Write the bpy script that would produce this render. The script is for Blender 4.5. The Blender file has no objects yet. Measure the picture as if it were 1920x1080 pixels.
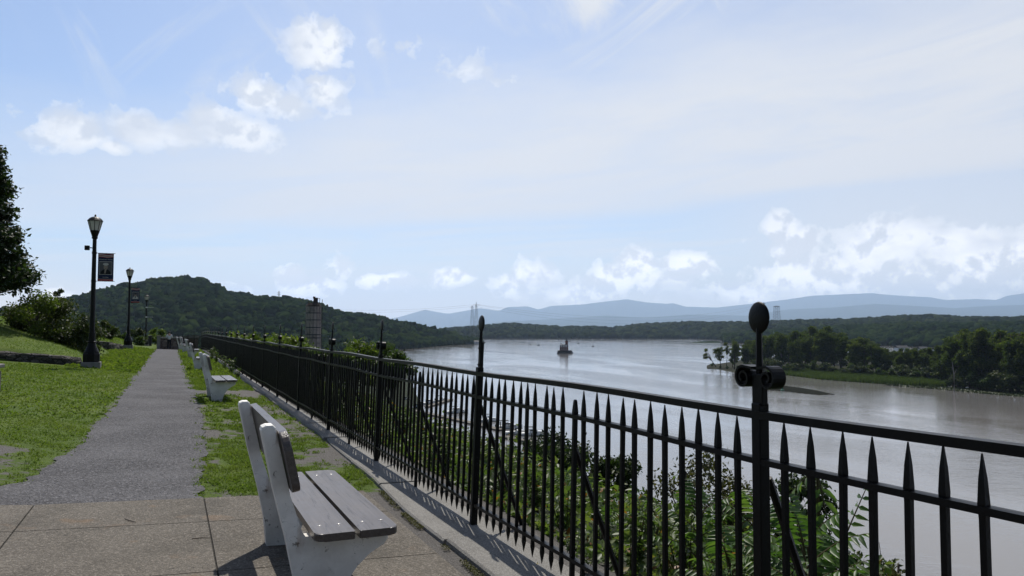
import bpy, bmesh, math, random
import numpy as np
from mathutils import Vector, Matrix, noise
R = math.radians
sc = bpy.context.scene
COL = sc.collection

# ------------------------------------------------------------------ camera
CAM_Z = 1.56
PITCH = 3.0
FPX = 1470.0
cam = bpy.data.cameras.new('camera'); camo = bpy.data.objects.new('camera', cam); COL.objects.link(camo)
camo.location = (0, 0, CAM_Z); camo.rotation_euler = (R(90 + PITCH), 0, 0)
cam.sensor_width = 36; cam.lens = 36 * FPX / 1920; cam.clip_start = 0.05; cam.clip_end = 90000
sc.camera = camo
# ------------------------------------------------------------------ view, sun
sc.view_settings.view_transform = 'Standard'; sc.view_settings.look = 'None'
sc.view_settings.exposure = 0.0; sc.view_settings.gamma = 1
sc.cycles.use_denoising = True
sc.cycles.max_bounces = 8; sc.cycles.volume_bounces = 3; sc.cycles.transparent_max_bounces = 8
sc.cycles.diffuse_bounces = 3; sc.cycles.glossy_bounces = 3; sc.cycles.transmission_bounces = 4
SUN_EL, SUN_AZ = 57.0, -7.4            # azimuth measured from +Y towards +X
sund = bpy.data.lights.new('sun', 'SUN'); suno = bpy.data.objects.new('sun', sund); COL.objects.link(suno)
sund.energy = 5.0; sund.angle = R(0.53); sund.color = (1.0, 0.95, 0.87)
_d = Vector((math.cos(R(SUN_EL)) * math.sin(R(SUN_AZ)), math.cos(R(SUN_EL)) * math.cos(R(SUN_AZ)), math.sin(R(SUN_EL))))
suno.rotation_euler = (-_d).to_track_quat('-Z', 'Y').to_euler(); suno.location = (0, 20, 60)

# ------------------------------------------------------------------ pixel <-> world helpers
def ray(px, py):
    p = R(PITCH); a = (px - 960) / FPX; b = (540 - py) / FPX
    return Vector((a, math.cos(p) - b * math.sin(p), math.sin(p) + b * math.cos(p)))
def at(px, py, Y):
    r = ray(px, py); return Vector((0, 0, CAM_Z)) + r * (Y / r.y)
def on_z(px, py, z):
    r = ray(px, py); return Vector((0, 0, CAM_Z)) + r * ((z - CAM_Z) / r.z)
def azel(px, py):
    r = ray(px, py).normalized(); return math.atan2(r.x, r.y), math.asin(r.z)

# ------------------------------------------------------------------ node helpers
class NT:
    def __init__(s, tree): s.t = tree; s.n = tree.nodes; s.l = tree.links
    def node(s, typ, **kw):
        n = s.n.new(typ)
        for k, v in kw.items():
            if k == 'ins':
                for i, val in v.items(): s.put(n, i, val)
            else: setattr(n, k, v)
        return n
    def put(s, n, i, val):
        if hasattr(val, 'is_output'): s.l.new(val, n.inputs[i])
        else: n.inputs[i].default_value = val
    def math(s, op, a, b=0.0, c=0.0, clamp=False):
        n = s.n.new('ShaderNodeMath'); n.operation = op; n.use_clamp = clamp
        s.put(n, 0, a); s.put(n, 1, b); s.put(n, 2, c); return n.outputs[0]
    def vmath(s, op, a, b=(0, 0, 0)):
        n = s.n.new('ShaderNodeVectorMath'); n.operation = op
        s.put(n, 0, a)
        if op == 'SCALE': s.put(n, 3, b)
        else: s.put(n, 1, b)
        return n.outputs['Value'] if op in ('LENGTH', 'DISTANCE', 'DOT_PRODUCT') else n.outputs['Vector']
    def mix(s, f, a, b, blend='MIX'):
        n = s.n.new('ShaderNodeMix'); n.data_type = 'RGBA'; n.blend_type = blend
        s.put(n, 0, f); s.put(n, 6, a); s.put(n, 7, b); return n.outputs[2]
    def noise(s, vec, scale, detail=4, rough=0.55, dist=0.0, color=False):
        n = s.n.new('ShaderNodeTexNoise'); n.inputs['Scale'].default_value = scale
        n.inputs['Detail'].default_value = detail; n.inputs['Roughness'].default_value = rough; n.inputs['Distortion'].default_value = dist
        if vec is not None: s.l.new(vec, n.inputs['Vector'])
        return n.outputs['Color'] if color else n.outputs[0]
    def voronoi(s, vec, scale, feature='F1', out='Distance'):
        n = s.n.new('ShaderNodeTexVoronoi'); n.feature = feature; n.inputs['Scale'].default_value = scale
        if vec is not None: s.l.new(vec, n.inputs['Vector'])
        return n.outputs[out]
    def ramp(s, f, stops, interp='LINEAR'):
        n = s.n.new('ShaderNodeValToRGB'); cr = n.color_ramp; cr.interpolation = interp
        while len(cr.elements) < len(stops): cr.elements.new(0.5)
        for e, (p, c) in zip(cr.elements, stops):
            e.position = p; e.color = (c if len(c) == 4 else (*c, 1)) if hasattr(c, '__len__') else (c, c, c, 1)
        s.put(n, 0, f); return n.outputs[0]
    def smooth(s, x, lo, hi):
        n = s.n.new('ShaderNodeMapRange'); n.interpolation_type = 'SMOOTHSTEP'
        s.put(n, 0, x); n.inputs[1].default_value = lo; n.inputs[2].default_value = hi; return n.outputs[0]
    def mapping(s, vec, scale=(1, 1, 1), rot=(0, 0, 0), loc=(0, 0, 0)):
        n = s.n.new('ShaderNodeMapping'); s.l.new(vec, n.inputs[0])
        n.inputs[1].default_value = loc; n.inputs[2].default_value = rot; n.inputs[3].default_value = scale; return n.outputs[0]
    def streak(s, vec, scale, ang, loc=(0, 0, 0)):
        return s.mapping(s.mapping(vec, rot=(0, 0, R(ang))), scale, loc=loc)
    def bump(s, h, strength=0.5, dist=0.02):
        n = s.n.new('ShaderNodeBump'); n.inputs['Strength'].default_value = strength; n.inputs['Distance'].default_value = dist
        s.l.new(h, n.inputs['Height']); return n.outputs[0]

MATS = {}
def mat(name):
    m = bpy.data.materials.new(name); m.use_nodes = True; MATS[name] = m
    nt = NT(m.node_tree); b = m.node_tree.nodes['Principled BSDF']
    tc = nt.node('ShaderNodeTexCoord')
    return m, nt, b, tc.outputs['Object']
def rgb(c): return (*c, 1)

# ------------------------------------------------------------------ world: Nishita sky behind procedural cloud
w = bpy.data.worlds.new('World'); sc.world = w; w.use_nodes = True
SKY_STRENGTH = 0.15
def build_world():
    nt = NT(w.node_tree); bg = w.node_tree.nodes['Background']
    sky = nt.node('ShaderNodeTexSky'); sky.sky_type = 'NISHITA'; sky.sun_disc = False
    sky.sun_elevation = R(SUN_EL); sky.sun_rotation = R(SUN_AZ); sky.altitude = 30
    sky.air_density = 1.0; sky.dust_density = 0.7; sky.ozone_density = 1.6
    tc = nt.node('ShaderNodeTexCoord'); dirv = tc.outputs['Generated']
    sep = nt.node('ShaderNodeSeparateXYZ', ins={0: dirv})
    az = nt.math('ARCTAN2', sep.outputs[0], sep.outputs[1]); el = nt.math('ARCSINE', sep.outputs[2])
    comb = nt.node('ShaderNodeCombineXYZ', ins={0: az, 1: el}); P = comb.outputs[0]
    # --- thin high veil: bands leaning up to the right, torn by stretched noise
    wob = nt.noise(nt.mapping(P, (3, 9, 1)), 1.0, 5, 0.6)
    wo = nt.math('MULTIPLY_ADD', wob, 0.06, -0.03)
    cl_, cu_ = azel(960, 415)[1], azel(960, 170)[1]
    e1 = nt.math('ADD', nt.math('SUBTRACT', el, nt.math('MULTIPLY', az, 0.05)), nt.math('MULTIPLY', wo, 0.35))
    e2 = nt.math('ADD', nt.math('SUBTRACT', el, nt.math('MULTIPLY', az, 0.17)), nt.math('MULTIPLY', wo, 2.2))
    str1 = nt.noise(nt.streak(P, (3.0, 22, 1), -6), 1.0, 9, 0.62, 0.6)
    tear = nt.math('MULTIPLY_ADD', str1, 0.10, -0.05)
    band = nt.math('MULTIPLY', nt.smooth(e1, cl_ - 0.014, cl_ + 0.018), nt.math('SUBTRACT', 1.0, nt.smooth(nt.math('ADD', e2, tear), cu_ - 0.075, cu_ + 0.085)))
    band = nt.math('MULTIPLY', band, nt.math('MULTIPLY_ADD', nt.smooth(str1, 0.32, 0.60), 0.28, 0.74))
    leftfade = nt.smooth(az, -0.62, -0.10)
    band = nt.math('MULTIPLY', band, nt.math('MULTIPLY_ADD', leftfade, 0.34, 0.64))
    # upper wisps, steeper diagonal streaks
    str2 = nt.noise(nt.streak(P, (3.0, 9, 1), 48), 1.0, 9, 0.60, 0.9)
    str5 = nt.noise(nt.streak(P, (2.6, 10, 1), -38, (2.2, 0.4, 0)), 1.0, 9, 0.60, 0.8)
    str3 = nt.noise(nt.mapping(P, (2.6, 3.4, 1), loc=(3.1, 1.7, 0)), 1.0, 4, 0.55)
    wisps = nt.math('MULTIPLY', nt.smooth(nt.math('MAXIMUM', str2, str5), 0.47, 0.74), nt.smooth(str3, 0.30, 0.60))
    wisps = nt.math('MULTIPLY', wisps, nt.math('MULTIPLY', nt.smooth(el, 0.16, 0.28), nt.math('MULTIPLY_ADD', leftfade, 0.36, 0.62)))
    # low haze streaks
    str4 = nt.noise(nt.streak(P, (3.5, 40, 1), -3, (1.3, 5.1, 0)), 1.0, 6, 0.6, 0.4)
    low = nt.math('MULTIPLY', nt.smooth(str4, 0.34, 0.66), nt.math('SUBTRACT', 1.0, nt.smooth(el, 0.12, 0.24)))
    low = nt.math('MULTIPLY', low, 0.6)
    rightf = nt.smooth(az, 0.12, 0.42)
    hor = nt.math('MAXIMUM', nt.math('MULTIPLY', nt.math('SUBTRACT', 1.0, nt.smooth(el, 0.0, 0.13)), 0.95), nt.math('MULTIPLY', rightf, nt.math('MULTIPLY', nt.math('SUBTRACT', 1.0, nt.smooth(el, 0.12, 0.30)), 0.72)))
    veil = nt.math('MAXIMUM', nt.math('MAXIMUM', band, wisps), nt.math('MAXIMUM', low, hor))
    base = nt.math('MULTIPLY_ADD', leftfade, 0.22, 0.07)
    veil = nt.math('ADD', base, nt.math('MULTIPLY', veil, nt.math('SUBTRACT', 1.0, base)))
    # --- cumulus: puffs at real directions, edges broken with fractal noise
    wn = nt.noise(P, 9.0, 3, 0.5, color=True)
    Pd = nt.vmath('ADD', P, nt.vmath('SCALE', nt.vmath('SUBTRACT', wn, (0.5, 0.5, 0.5)), 0.03))
    WT = 1.0
    puffs = [  # px, py, rx, ry, weight
        (592, 76, 62, 50, 1.0), (575, 92, 40, 34, 0.8), (612, 62, 40, 34, 0.9),
        (485, 172, 62, 34, 0.72), (540, 190, 60, 26, 0.62), (605, 170, 46, 40, 0.62), (590, 145, 30, 22, 0.5),
        (132, 238, 66, 38, 0.85), (150, 262, 60, 24, 0.6), (265, 245, 62, 34, 0.8), (330, 250, 70, 28, 0.75),
        (405, 228, 66, 40, 0.95), (455, 245, 70, 32, 0.95), (212, 280, 30, 16, 0.6), (755, 85, 30, 15, 0.24), (880, 120, 36, 18, 0.15),
        (545, 520, 36, 26, 0.9), (590, 540, 60, 18, 0.7), (640, 500, 28, 24, 0.45),
        (735, 527, 72, 20, 1.0), (850, 522, 46, 18, 0.9), (1000, 520, 52, 34, 0.85), (955, 535, 46, 26, 0.7),
        (1190, 505, 46, 40, 0.95), (1160, 520, 60, 34, 0.8), (1120, 535, 60, 26, 0.7), (1285, 496, 62, 26, 0.95), (1240, 530, 80, 24, 0.6),
        (1465, 430, 36, 38, 0.95), (1510, 456, 36, 28, 1.0), (1475, 475, 48, 40, 0.6), (1530, 515, 110, 50, 0.75),
        (1680, 440, 74, 38, 0.95), (1640, 475, 80, 46, 0.6), (1600, 520, 90, 40, 0.6), (1820, 455, 80, 34, 0.75), (1850, 500, 90, 48, 0.75), (1920, 480, 70, 46, 0.7),
        (1720, 535, 120, 36, 0.6), (1060, 548, 140, 20, 0.5), (1400, 545, 160, 22, 0.45), (430, 540, 40, 12, 0.6), (115, 552, 36, 16, 0.7)]
    acc = None; shade = None
    for (px, py, rx, ry, wt) in puffs:
        a, e = azel(px, py)
        v = nt.vmath('SUBTRACT', Pd, (a, e, 0))
        v = nt.vmath('MULTIPLY', v, (FPX / rx, FPX / ry, 0))
        d = nt.math('MULTIPLY_ADD', nt.vmath('LENGTH', v), -wt, wt)
        acc = d if acc is None else nt.math('MAXIMUM', acc, d)
    bil = nt.noise(Pd, 30.0, 9, 0.60)
    dens = nt.math('ADD', acc, nt.math('MULTIPLY_ADD', bil, 2.1, -0.92))
    cum = nt.math('ADD', nt.math('MULTIPLY', nt.smooth(dens, 0.03, 0.20), 0.7), nt.math('MULTIPLY', nt.smooth(dens, 0.05, 0.60), 0.3))
    cum = nt.math('MULTIPLY', cum, nt.math('MULTIPLY_ADD', nt.smooth(acc, -0.1, 0.45), 0.5, 0.45))
    # lit tops against greyer bellies: same billow noise, sampled a little higher
    bA = nt.noise(Pd, 20.0, 6, 0.55); bB = nt.noise(nt.vmath('ADD', Pd, (-0.003, 0.013, 0)), 20.0, 6, 0.55)
    relief = nt.math('SUBTRACT', bA, bB)
    lit = nt.smooth(relief, -0.07, 0.05)
    belly = nt.noise(nt.mapping(P, (1, 1.6, 1), loc=(7, 2, 0)), 12.0, 3, 0.5)
    lit = nt.math('MULTIPLY', lit, nt.smooth(belly, 0.25, 0.55))
    lowf = nt.math('SUBTRACT', 1.0, nt.smooth(el, 0.03, 0.16))
    cumcol = nt.mix(nt.math('MULTIPLY_ADD', lit, 0.75, 0.25), nt.mix(lowf, rgb((4.1, 4.4, 5.0)), rgb((5.2, 5.2, 5.2))), nt.mix(lowf, rgb((6.5, 6.55, 6.65)), rgb((11.8, 11.2, 10.3))))
    veilcol = nt.mix(nt.math('SUBTRACT', 1.0, nt.smooth(el, 0.0, 0.16)), rgb((5.15, 5.22, 5.4)), rgb((7.2, 6.75, 6.1)))
    # unseen sky overhead and behind the camera dimmed to cut fill and deepen shadows
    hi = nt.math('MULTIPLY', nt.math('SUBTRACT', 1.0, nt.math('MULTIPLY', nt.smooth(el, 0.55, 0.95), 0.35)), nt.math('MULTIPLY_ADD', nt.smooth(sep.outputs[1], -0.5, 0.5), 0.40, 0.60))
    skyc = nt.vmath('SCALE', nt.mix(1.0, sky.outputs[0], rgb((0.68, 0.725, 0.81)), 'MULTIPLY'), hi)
    front = nt.smooth(sep.outputs[1], -0.35, 0.55)
    veil = nt.math('MULTIPLY', veil, nt.math('MULTIPLY_ADD', front, 0.85, 0.15))
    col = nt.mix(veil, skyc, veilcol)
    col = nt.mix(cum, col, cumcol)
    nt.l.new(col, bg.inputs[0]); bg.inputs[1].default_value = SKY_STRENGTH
build_world()

# ------------------------------------------------------------------ path frame: t along the promenade, s across it (river = +s)
PA = R(23.4)
UX, UY = -math.sin(PA), math.cos(PA)
NX, NY = math.cos(PA), math.sin(PA)
def st(s, t, z=0.0): return Vector((s * NX + t * UX, s * NY + t * UY, z))
def to_st(p): return (p[0] * NX + p[1] * NY, p[0] * UX + p[1] * UY)
WATER_Z = -28.0
_SLS = [-400, -40, -12, -6, -4, -2.5, -1.2, 0.8, 1.7, 2.6, 3.2, 5, 8, 14, 25, 45, 60, 72, 90, 160]
_SLZ = [3, 2.4, 1.1, .62, .45, .30, .11, .03, .0, -.02, -.16, -.8, -2.2, -5.6, -12, -22, -26.5, -27.8, -30, -34]
SHT = [-400, 240, 1116, 1452, 3000]; SHS = [72, 76, 304, 547, 900]
def smooth01(x): x = np.clip(x, 0, 1); return x * x * (3 - 2 * x)
def gz(s, t):
    s = np.asarray(s, float); t = np.asarray(t, float)
    top = np.interp(s, _SLS, _SLZ)
    dip = smooth01((t - 58) / 34) * np.where(s > -1.6, 0.62, 0.40)
    top = top - dip
    k = smooth01((t - 100) / 75)
    low = np.where(s < np.interp(t, SHT, SHS) - 12, -26.6, -26.6 - (s - np.interp(t, SHT, SHS) + 12) * 0.13)
    low = np.maximum(low, -36)
    return top * (1 - k) + low * k
def g(s, t): return float(gz(s, t))
def gst(s, t, dz=0.0): return st(s, t, g(s, t) + dz)

# ------------------------------------------------------------------ object helpers
def tag(o, label=None, cat=None, group=None, kind=None):
    if label: o['label'] = label
    if cat: o['category'] = cat
    if group: o['group'] = group
    if kind: o['kind'] = kind
    return o
def empty(name, loc, rz=0.0, label=None, cat=None, group=None):
    o = bpy.data.objects.new(name, None); o.empty_display_size = 0.2; COL.objects.link(o)
    o.location = loc; o.rotation_euler = (0, 0, rz); return tag(o, label, cat, group)
def link(name, me, m, parent=None, loc=None, rot=None, smooth=False):
    o = bpy.data.objects.new(name, me); COL.objects.link(o)
    if m is not None and len(me.materials) == 0: me.materials.append(m)
    if parent is not None: o.parent = parent
    if loc is not None: o.location = loc
    if rot is not None: o.rotation_euler = rot
    if smooth: me.polygons.foreach_set('use_smooth', [True] * len(me.polygons))
    return o
def copy_tree(o, parent=None):
    c = o.copy(); COL.objects.link(c); c.parent = parent
    for ch in [x for x in KIDS.get(o.name, [])]: 
        c2 = copy_tree(ch, c); KIDS.setdefault(c.name, []).append(c2)
    return c
KIDS = {}
def index_kids(root):
    for ch in list(root.children):
        KIDS.setdefault(root.name, []).append(ch); index_kids(ch)
def np_mesh(name, V, tris=None, quads=None, smooth=False, attr=None):
    me = bpy.data.meshes.new(name); V = np.asarray(V, np.float32)
    nt_ = 0 if tris is None else len(tris); nq = 0 if quads is None else len(quads)
    me.vertices.add(len(V)); me.vertices.foreach_set('co', V.ravel())
    idx = []; tot = []
    if nt_: idx.append(np.asarray(tris, np.int32).ravel()); tot.append(np.full(nt_, 3, np.int32))
    if nq: idx.append(np.asarray(quads, np.int32).ravel()); tot.append(np.full(nq, 4, np.int32))
    idx = np.concatenate(idx); tot = np.concatenate(tot)
    me.loops.add(len(idx)); me.loops.foreach_set('vertex_index', idx)
    me.polygons.add(len(tot)); me.polygons.foreach_set('loop_start', np.concatenate([[0], np.cumsum(tot)[:-1]]).astype(np.int32))
    if smooth: me.polygons.foreach_set('use_smooth', np.ones(len(tot), bool))
    if attr:
        for k, a in attr.items():
            at_ = me.attributes.new(k, 'FLOAT', 'POINT'); at_.data.foreach_set('value', np.asarray(a, np.float32).ravel())
    me.update(calc_edges=True); me.validate(); return me
def grid_mesh(name, X, Y, Z, smooth=True, attr=None):
    n, m_ = X.shape; V = np.stack([X, Y, Z], -1).reshape(-1, 3)
    i = np.arange(n * m_).reshape(n, m_)
    q = np.stack([i[:-1, :-1], i[1:, :-1], i[1:, 1:], i[:-1, 1:]], -1).reshape(-1, 4)
    me = np_mesh(name, V, quads=q, smooth=smooth, attr=attr)
    bm = bmesh.new(); bm.from_mesh(me); bmesh.ops.recalc_face_normals(bm, faces=bm.faces)
    if sum(f.normal.z for f in bm.faces) < 0: bmesh.ops.reverse_faces(bm, faces=bm.faces)
    bm.to_mesh(me); bm.free(); return me

class MB:
    """mesh collector: several shapes that make ONE part"""
    def __init__(s): s.bm = bmesh.new()
    def _x(s, vs, M):
        if M is not None: bmesh.ops.transform(s.bm, matrix=M, verts=vs)
        return vs
    def box(s, c, d, M=None, bevel=0.0, rz=0.0):
        r = bmesh.ops.create_cube(s.bm, size=1); vs = r['verts']
        bmesh.ops.scale(s.bm, vec=d, verts=vs)
        if rz: bmesh.ops.rotate(s.bm, cent=(0, 0, 0), matrix=Matrix.Rotation(rz, 3, 'Z'), verts=vs)
        bmesh.ops.translate(s.bm, vec=c, verts=vs)
        if bevel:
            es = list({e for v in vs for e in v.link_edges})
            nv = bmesh.ops.bevel(s.bm, geom=es, offset=bevel, segments=2, affect='EDGES', profile=0.5); vs = nv['verts']
            vs = list({v for f in nv['faces'] for v in f.verts} | set(v for v in vs if v.is_valid))
        return s._x(vs, M)
    def tube(s, p, q, r1, r2=None, seg=8, cap=True):
        p = Vector(p); q = Vector(q); r2 = r1 if r2 is None else r2
        d = q - p; rot = d.to_track_quat('Z', 'Y').to_matrix()
        A = []; B = []
        for k in range(seg):
            a = 2 * math.pi * k / seg; o = rot @ Vector((math.cos(a), math.sin(a), 0))
            A.append(s.bm.verts.new(p + o * r1)); B.append(s.bm.verts.new(q + o * r2))
        for k in range(seg): s.bm.faces.new((A[k], A[(k + 1) % seg], B[(k + 1) % seg], B[k]))
        if cap: s.bm.faces.new(A[::-1]); s.bm.faces.new(B)
    def path(s, pts, rad, seg=6):
        pts = [Vector(p) for p in pts]; rings = []
        for i, p in enumerate(pts):
            d = (pts[min(i + 1, len(pts) - 1)] - pts[max(i - 1, 0)]); rot = d.to_track_quat('Z', 'Y').to_matrix()
            r = rad[i] if hasattr(rad, '__len__') else rad
            rings.append([s.bm.verts.new(p + rot @ Vector((math.cos(2 * math.pi * k / seg) * r, math.sin(2 * math.pi * k / seg) * r, 0))) for k in range(seg)])
        for a, b in zip(rings, rings[1:]):
            for k in range(seg): s.bm.faces.new((a[k], a[(k + 1) % seg], b[(k + 1) % seg], b[k]))
        s.bm.faces.new(rings[0][::-1]); s.bm.faces.new(rings[-1])
    def lathe(s, prof, seg=16, c=(0, 0, 0), rot0=0.0):
        rings = []
        for (r, z) in prof:
            rings.append([s.bm.verts.new((c[0] + r * math.cos(rot0 + 2 * math.pi * k / seg), c[1] + r * math.sin(rot0 + 2 * math.pi * k / seg), c[2] + z)) for k in range(seg)])
        for a, b in zip(rings, rings[1:]):
            for k in range(seg): s.bm.faces.new((a[k], a[(k + 1) % seg], b[(k + 1) % seg], b[k]))
        s.bm.faces.new(rings[0][::-1]); s.bm.faces.new(rings[-1])
    def prism(s, pts, axis, lo, hi, bevel=0.0):
        """closed polygon in the plane across `axis` (0 x: (y,z), 1 y: (x,z), 2 z: (x,y))"""
        def mk(p, h): return ((h, p[0], p[1]), (p[0], h, p[1]), (p[0], p[1], h))[axis]
        A = [s.bm.verts.new(mk(p, lo)) for p in pts]; B = [s.bm.verts.new(mk(p, hi)) for p in pts]
        n = len(pts); fs = [s.bm.faces.new(A[::-1]), s.bm.faces.new(B)]
        for k in range(n): fs.append(s.bm.faces.new((A[k], A[(k + 1) % n], B[(k + 1) % n], B[k])))
        if bevel:
            es = [e for f in fs[:2] for e in f.edges]
            bmesh.ops.bevel(s.bm, geom=list(set(es)), offset=bevel, segments=2, affect='EDGES', profile=0.5)
    def ball(s, c, r, sub=2, M=None):
        r_ = bmesh.ops.create_icosphere(s.bm, subdivisions=sub, radius=1); vs = r_['verts']
        bmesh.ops.scale(s.bm, vec=r if hasattr(r, '__len__') else (r, r, r), verts=vs); bmesh.ops.translate(s.bm, vec=c, verts=vs)
        s._x(vs, M)
    def mesh(s, name, smooth=False):
        bmesh.ops.recalc_face_normals(s.bm, faces=s.bm.faces)
        me = bpy.data.meshes.new(name); s.bm.to_mesh(me); s.bm.free()
        if smooth: me.polygons.foreach_set('use_smooth', [True] * len(me.polygons))
        return me
    def build(s, name, m, parent=None, loc=None, rot=None, smooth=False):
        return link(name, s.mesh(name, smooth), m, parent, loc, rot)
# ================================================================== materials of the setting
def gravel_mat(name, c1, c2, c3, sc1=150, big=1.2, rough=0.95, bumpd=0.006):
    m, nt, b, P = mat(name)
    sp = nt.voronoi(P, sc1, out='Color'); sepc = nt.node('ShaderNodeSeparateColor', ins={0: sp}).outputs[0]
    n2 = nt.noise(P, sc1 * 0.35, 4, 0.7); n3 = nt.noise(P, big, 5, 0.6)
    c = nt.ramp(sepc, [(0.0, c1), (0.55, c2), (1.0, c3)])
    c = nt.mix(nt.smooth(n2, 0.35, 0.7), c, rgb(c1)); 
    c = nt.mix(nt.math('MULTIPLY', nt.smooth(n3, 0.35, 0.7), 0.45), c, nt.mix(0.5, c, rgb(c3)))
    nt.l.new(c, b.inputs['Base Color']); b.inputs['Roughness'].default_value = rough; b.inputs['Specular IOR Level'].default_value = 0.25
    d = nt.math('ADD', nt.voronoi(P, sc1), nt.math('MULTIPLY', n2, 0.8))
    nt.l.new(nt.bump(d, 0.9, bumpd), b.inputs['Normal']); return m
M_path = gravel_mat('grey crushed stone', (0.034, 0.033, 0.035), (0.078, 0.076, 0.080), (0.190, 0.185, 0.192), 75, 0.9)
M_slab = gravel_mat('exposed aggregate concrete', (0.060, 0.052, 0.042), (0.122, 0.107, 0.088), (0.235, 0.21, 0.178), 120, 0.8, 0.9, 0.004)
M_joint = gravel_mat('dirt in the joints', (0.015, 0.014, 0.012), (0.03, 0.028, 0.022), (0.06, 0.055, 0.05), 90)
def slab_wear():
    nt = NT(M_slab.node_tree); b = M_slab.node_tree.nodes['Principled BSDF']; P = [n for n in nt.n if n.type == 'TEX_COORD'][0].outputs['Object']
    src = b.inputs['Base Color'].links[0].from_socket
    st_ = nt.smooth(nt.noise(nt.mapping(P, (1, 1, 1), loc=(4, 2, 0)), 1.7, 6, 0.65), 0.50, 0.72)
    c = nt.mix(nt.math('MULTIPLY', st_, 0.5), src, rgb((0.05, 0.045, 0.036)))
    ru = nt.smooth(nt.noise(nt.mapping(P, (1, 1, 1), loc=(1, 7, 0)), 2.6, 4, 0.6), 0.60, 0.75)
    c = nt.mix(nt.math('MULTIPLY', ru, 0.4), c, rgb((0.19, 0.115, 0.06)))
    hl = nt.noise(nt.mapping(P, (1, 1, 1), loc=(11, 3, 0)), 1.15, 5, 0.62); ln = nt.math('SUBTRACT', 1.0, nt.smooth(nt.math('ABSOLUTE', nt.math('SUBTRACT', hl, 0.47)), 0.0, 0.0035))
    ln = nt.math('MULTIPLY', ln, nt.smooth(nt.noise(nt.mapping(P, (1, 1, 1), loc=(5, 9, 0)), 0.9, 2, 0.5), 0.50, 0.60))
    c = nt.mix(nt.math('MULTIPLY', ln, 0.8), c, rgb((0.02, 0.018, 0.015)))
    nt.l.new(c, b.inputs['Base Color'])
slab_wear()
M_kerb = gravel_mat('pale kerb stone', (0.12, 0.115, 0.105), (0.21, 0.20, 0.185), (0.32, 0.31, 0.29), 210, 2.0, 0.9, 0.003)

def ground_mat():
    m, nt, b, P = mat('turf and bare soil')
    bare = nt.node('ShaderNodeAttribute', attribute_name='bare').outputs['Fac']
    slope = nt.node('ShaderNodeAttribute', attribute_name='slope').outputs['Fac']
    n1 = nt.noise(P, 0.45, 5, 0.6); n2 = nt.noise(P, 7, 6, 0.7); n3 = nt.noise(P, 60, 4, 0.7)
    gr = nt.ramp(n1, [(0.3, (0.056, 0.092, 0.016)), (0.5, (0.082, 0.124, 0.020)), (0.7, (0.116, 0.148, 0.030))])
    gr = nt.mix(nt.smooth(n2, 0.35, 0.7), gr, nt.mix(0.5, gr, rgb((0.040, 0.066, 0.010))))
    gr = nt.mix(nt.math('MULTIPLY', nt.smooth(n3, 0.5, 0.75), 0.6), gr, rgb((0.09, 0.11, 0.035)))
    so = nt.ramp(n3, [(0.3, (0.06, 0.056, 0.052)), (0.5, (0.12, 0.112, 0.105)), (0.75, (0.20, 0.19, 0.18))])
    c = nt.mix(nt.smooth(nt.math('ADD', bare, nt.math('MULTIPLY_ADD', nt.noise(P, 4.5, 6, 0.72), 1.5, -0.75)), 0.36, 0.56), gr, so)
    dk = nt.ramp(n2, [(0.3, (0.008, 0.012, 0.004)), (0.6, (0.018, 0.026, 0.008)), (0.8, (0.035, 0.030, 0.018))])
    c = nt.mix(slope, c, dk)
    nt.l.new(c, b.inputs['Base Color']); b.inputs['Roughness'].default_value = 0.95; b.inputs['Specular IOR Level'].default_value = 0.15
    nt.l.new(nt.bump(nt.math('ADD', n2, n3), 0.8, 0.03), b.inputs['Normal']); return m
M_ground = ground_mat()

def water_mat():
    m, nt, b, P = mat('river water')
    # calm lanes and ruffled patches drawn out along the river
    lane = nt.noise(nt.streak(P, (0.014, 0.0035, 1), -20), 1.0, 5, 0.6, 1.2)
    calm = nt.smooth(lane, 0.40, 0.62)
    w1 = nt.noise(nt.mapping(P, (0.9, 1.6, 1), rot=(0, 0, R(12))), 1.0, 4, 0.6)
    w2 = nt.noise(nt.mapping(P, (0.18, 0.42, 1), rot=(0, 0, R(-8))), 1.0, 4, 0.55)
    h = nt.math('MULTIPLY', nt.math('ADD', nt.math('MULTIPLY', w1, 0.62), w2), nt.math('MULTIPLY_ADD', calm, 0.75, 0.25))
    nt.l.new(nt.bump(h, 0.16, 0.7), b.inputs['Normal'])
    silt = nt.smooth(nt.noise(nt.mapping(P, (0.006, 0.003, 1)), 1.0, 3, 0.5), 0.4, 0.65)
    nt.l.new(nt.mix(silt, rgb((0.165, 0.160, 0.158)), rgb((0.165, 0.155, 0.148))), b.inputs['Base Color'])
    b.inputs['Roughness'].default_value = 0.06; b.inputs['IOR'].default_value = 1.38; b.inputs['Specular IOR Level'].default_value = 0.5
    return m
M_water = water_mat()

def forest_mat(name, a, bb, cc, big=0.02, sub=0.25):
    m, nt, b, P = mat(name)
    isl = nt.node('ShaderNodeNewGeometry').outputs['Random Per Island']
    n1 = nt.noise(P, big, 4, 0.6); n2 = nt.noise(P, 0.35, 4, 0.7)
    c = nt.ramp(nt.math('ADD', nt.math('MULTIPLY', isl, 0.6), nt.math('MULTIPLY', n1, 0.7)), [(0.35, a), (0.62, bb), (0.95, cc)])
    c = nt.mix(nt.math('MULTIPLY', nt.smooth(n2, 0.4, 0.7), 0.55), c, nt.mix(0.5, c, rgb(a)))
    nt.l.new(c, b.inputs['Base Color']); b.inputs['Roughness'].default_value = 1.0; b.inputs['Specular IOR Level'].default_value = 0.0
    nt.l.new(nt.bump(n2, 1.0, 1.6), b.inputs['Normal']); return m
M_forest = forest_mat('broadleaf forest canopy', (0.004, 0.010, 0.003), (0.010, 0.021, 0.005), (0.024, 0.037, 0.009), 0.012)
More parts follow.
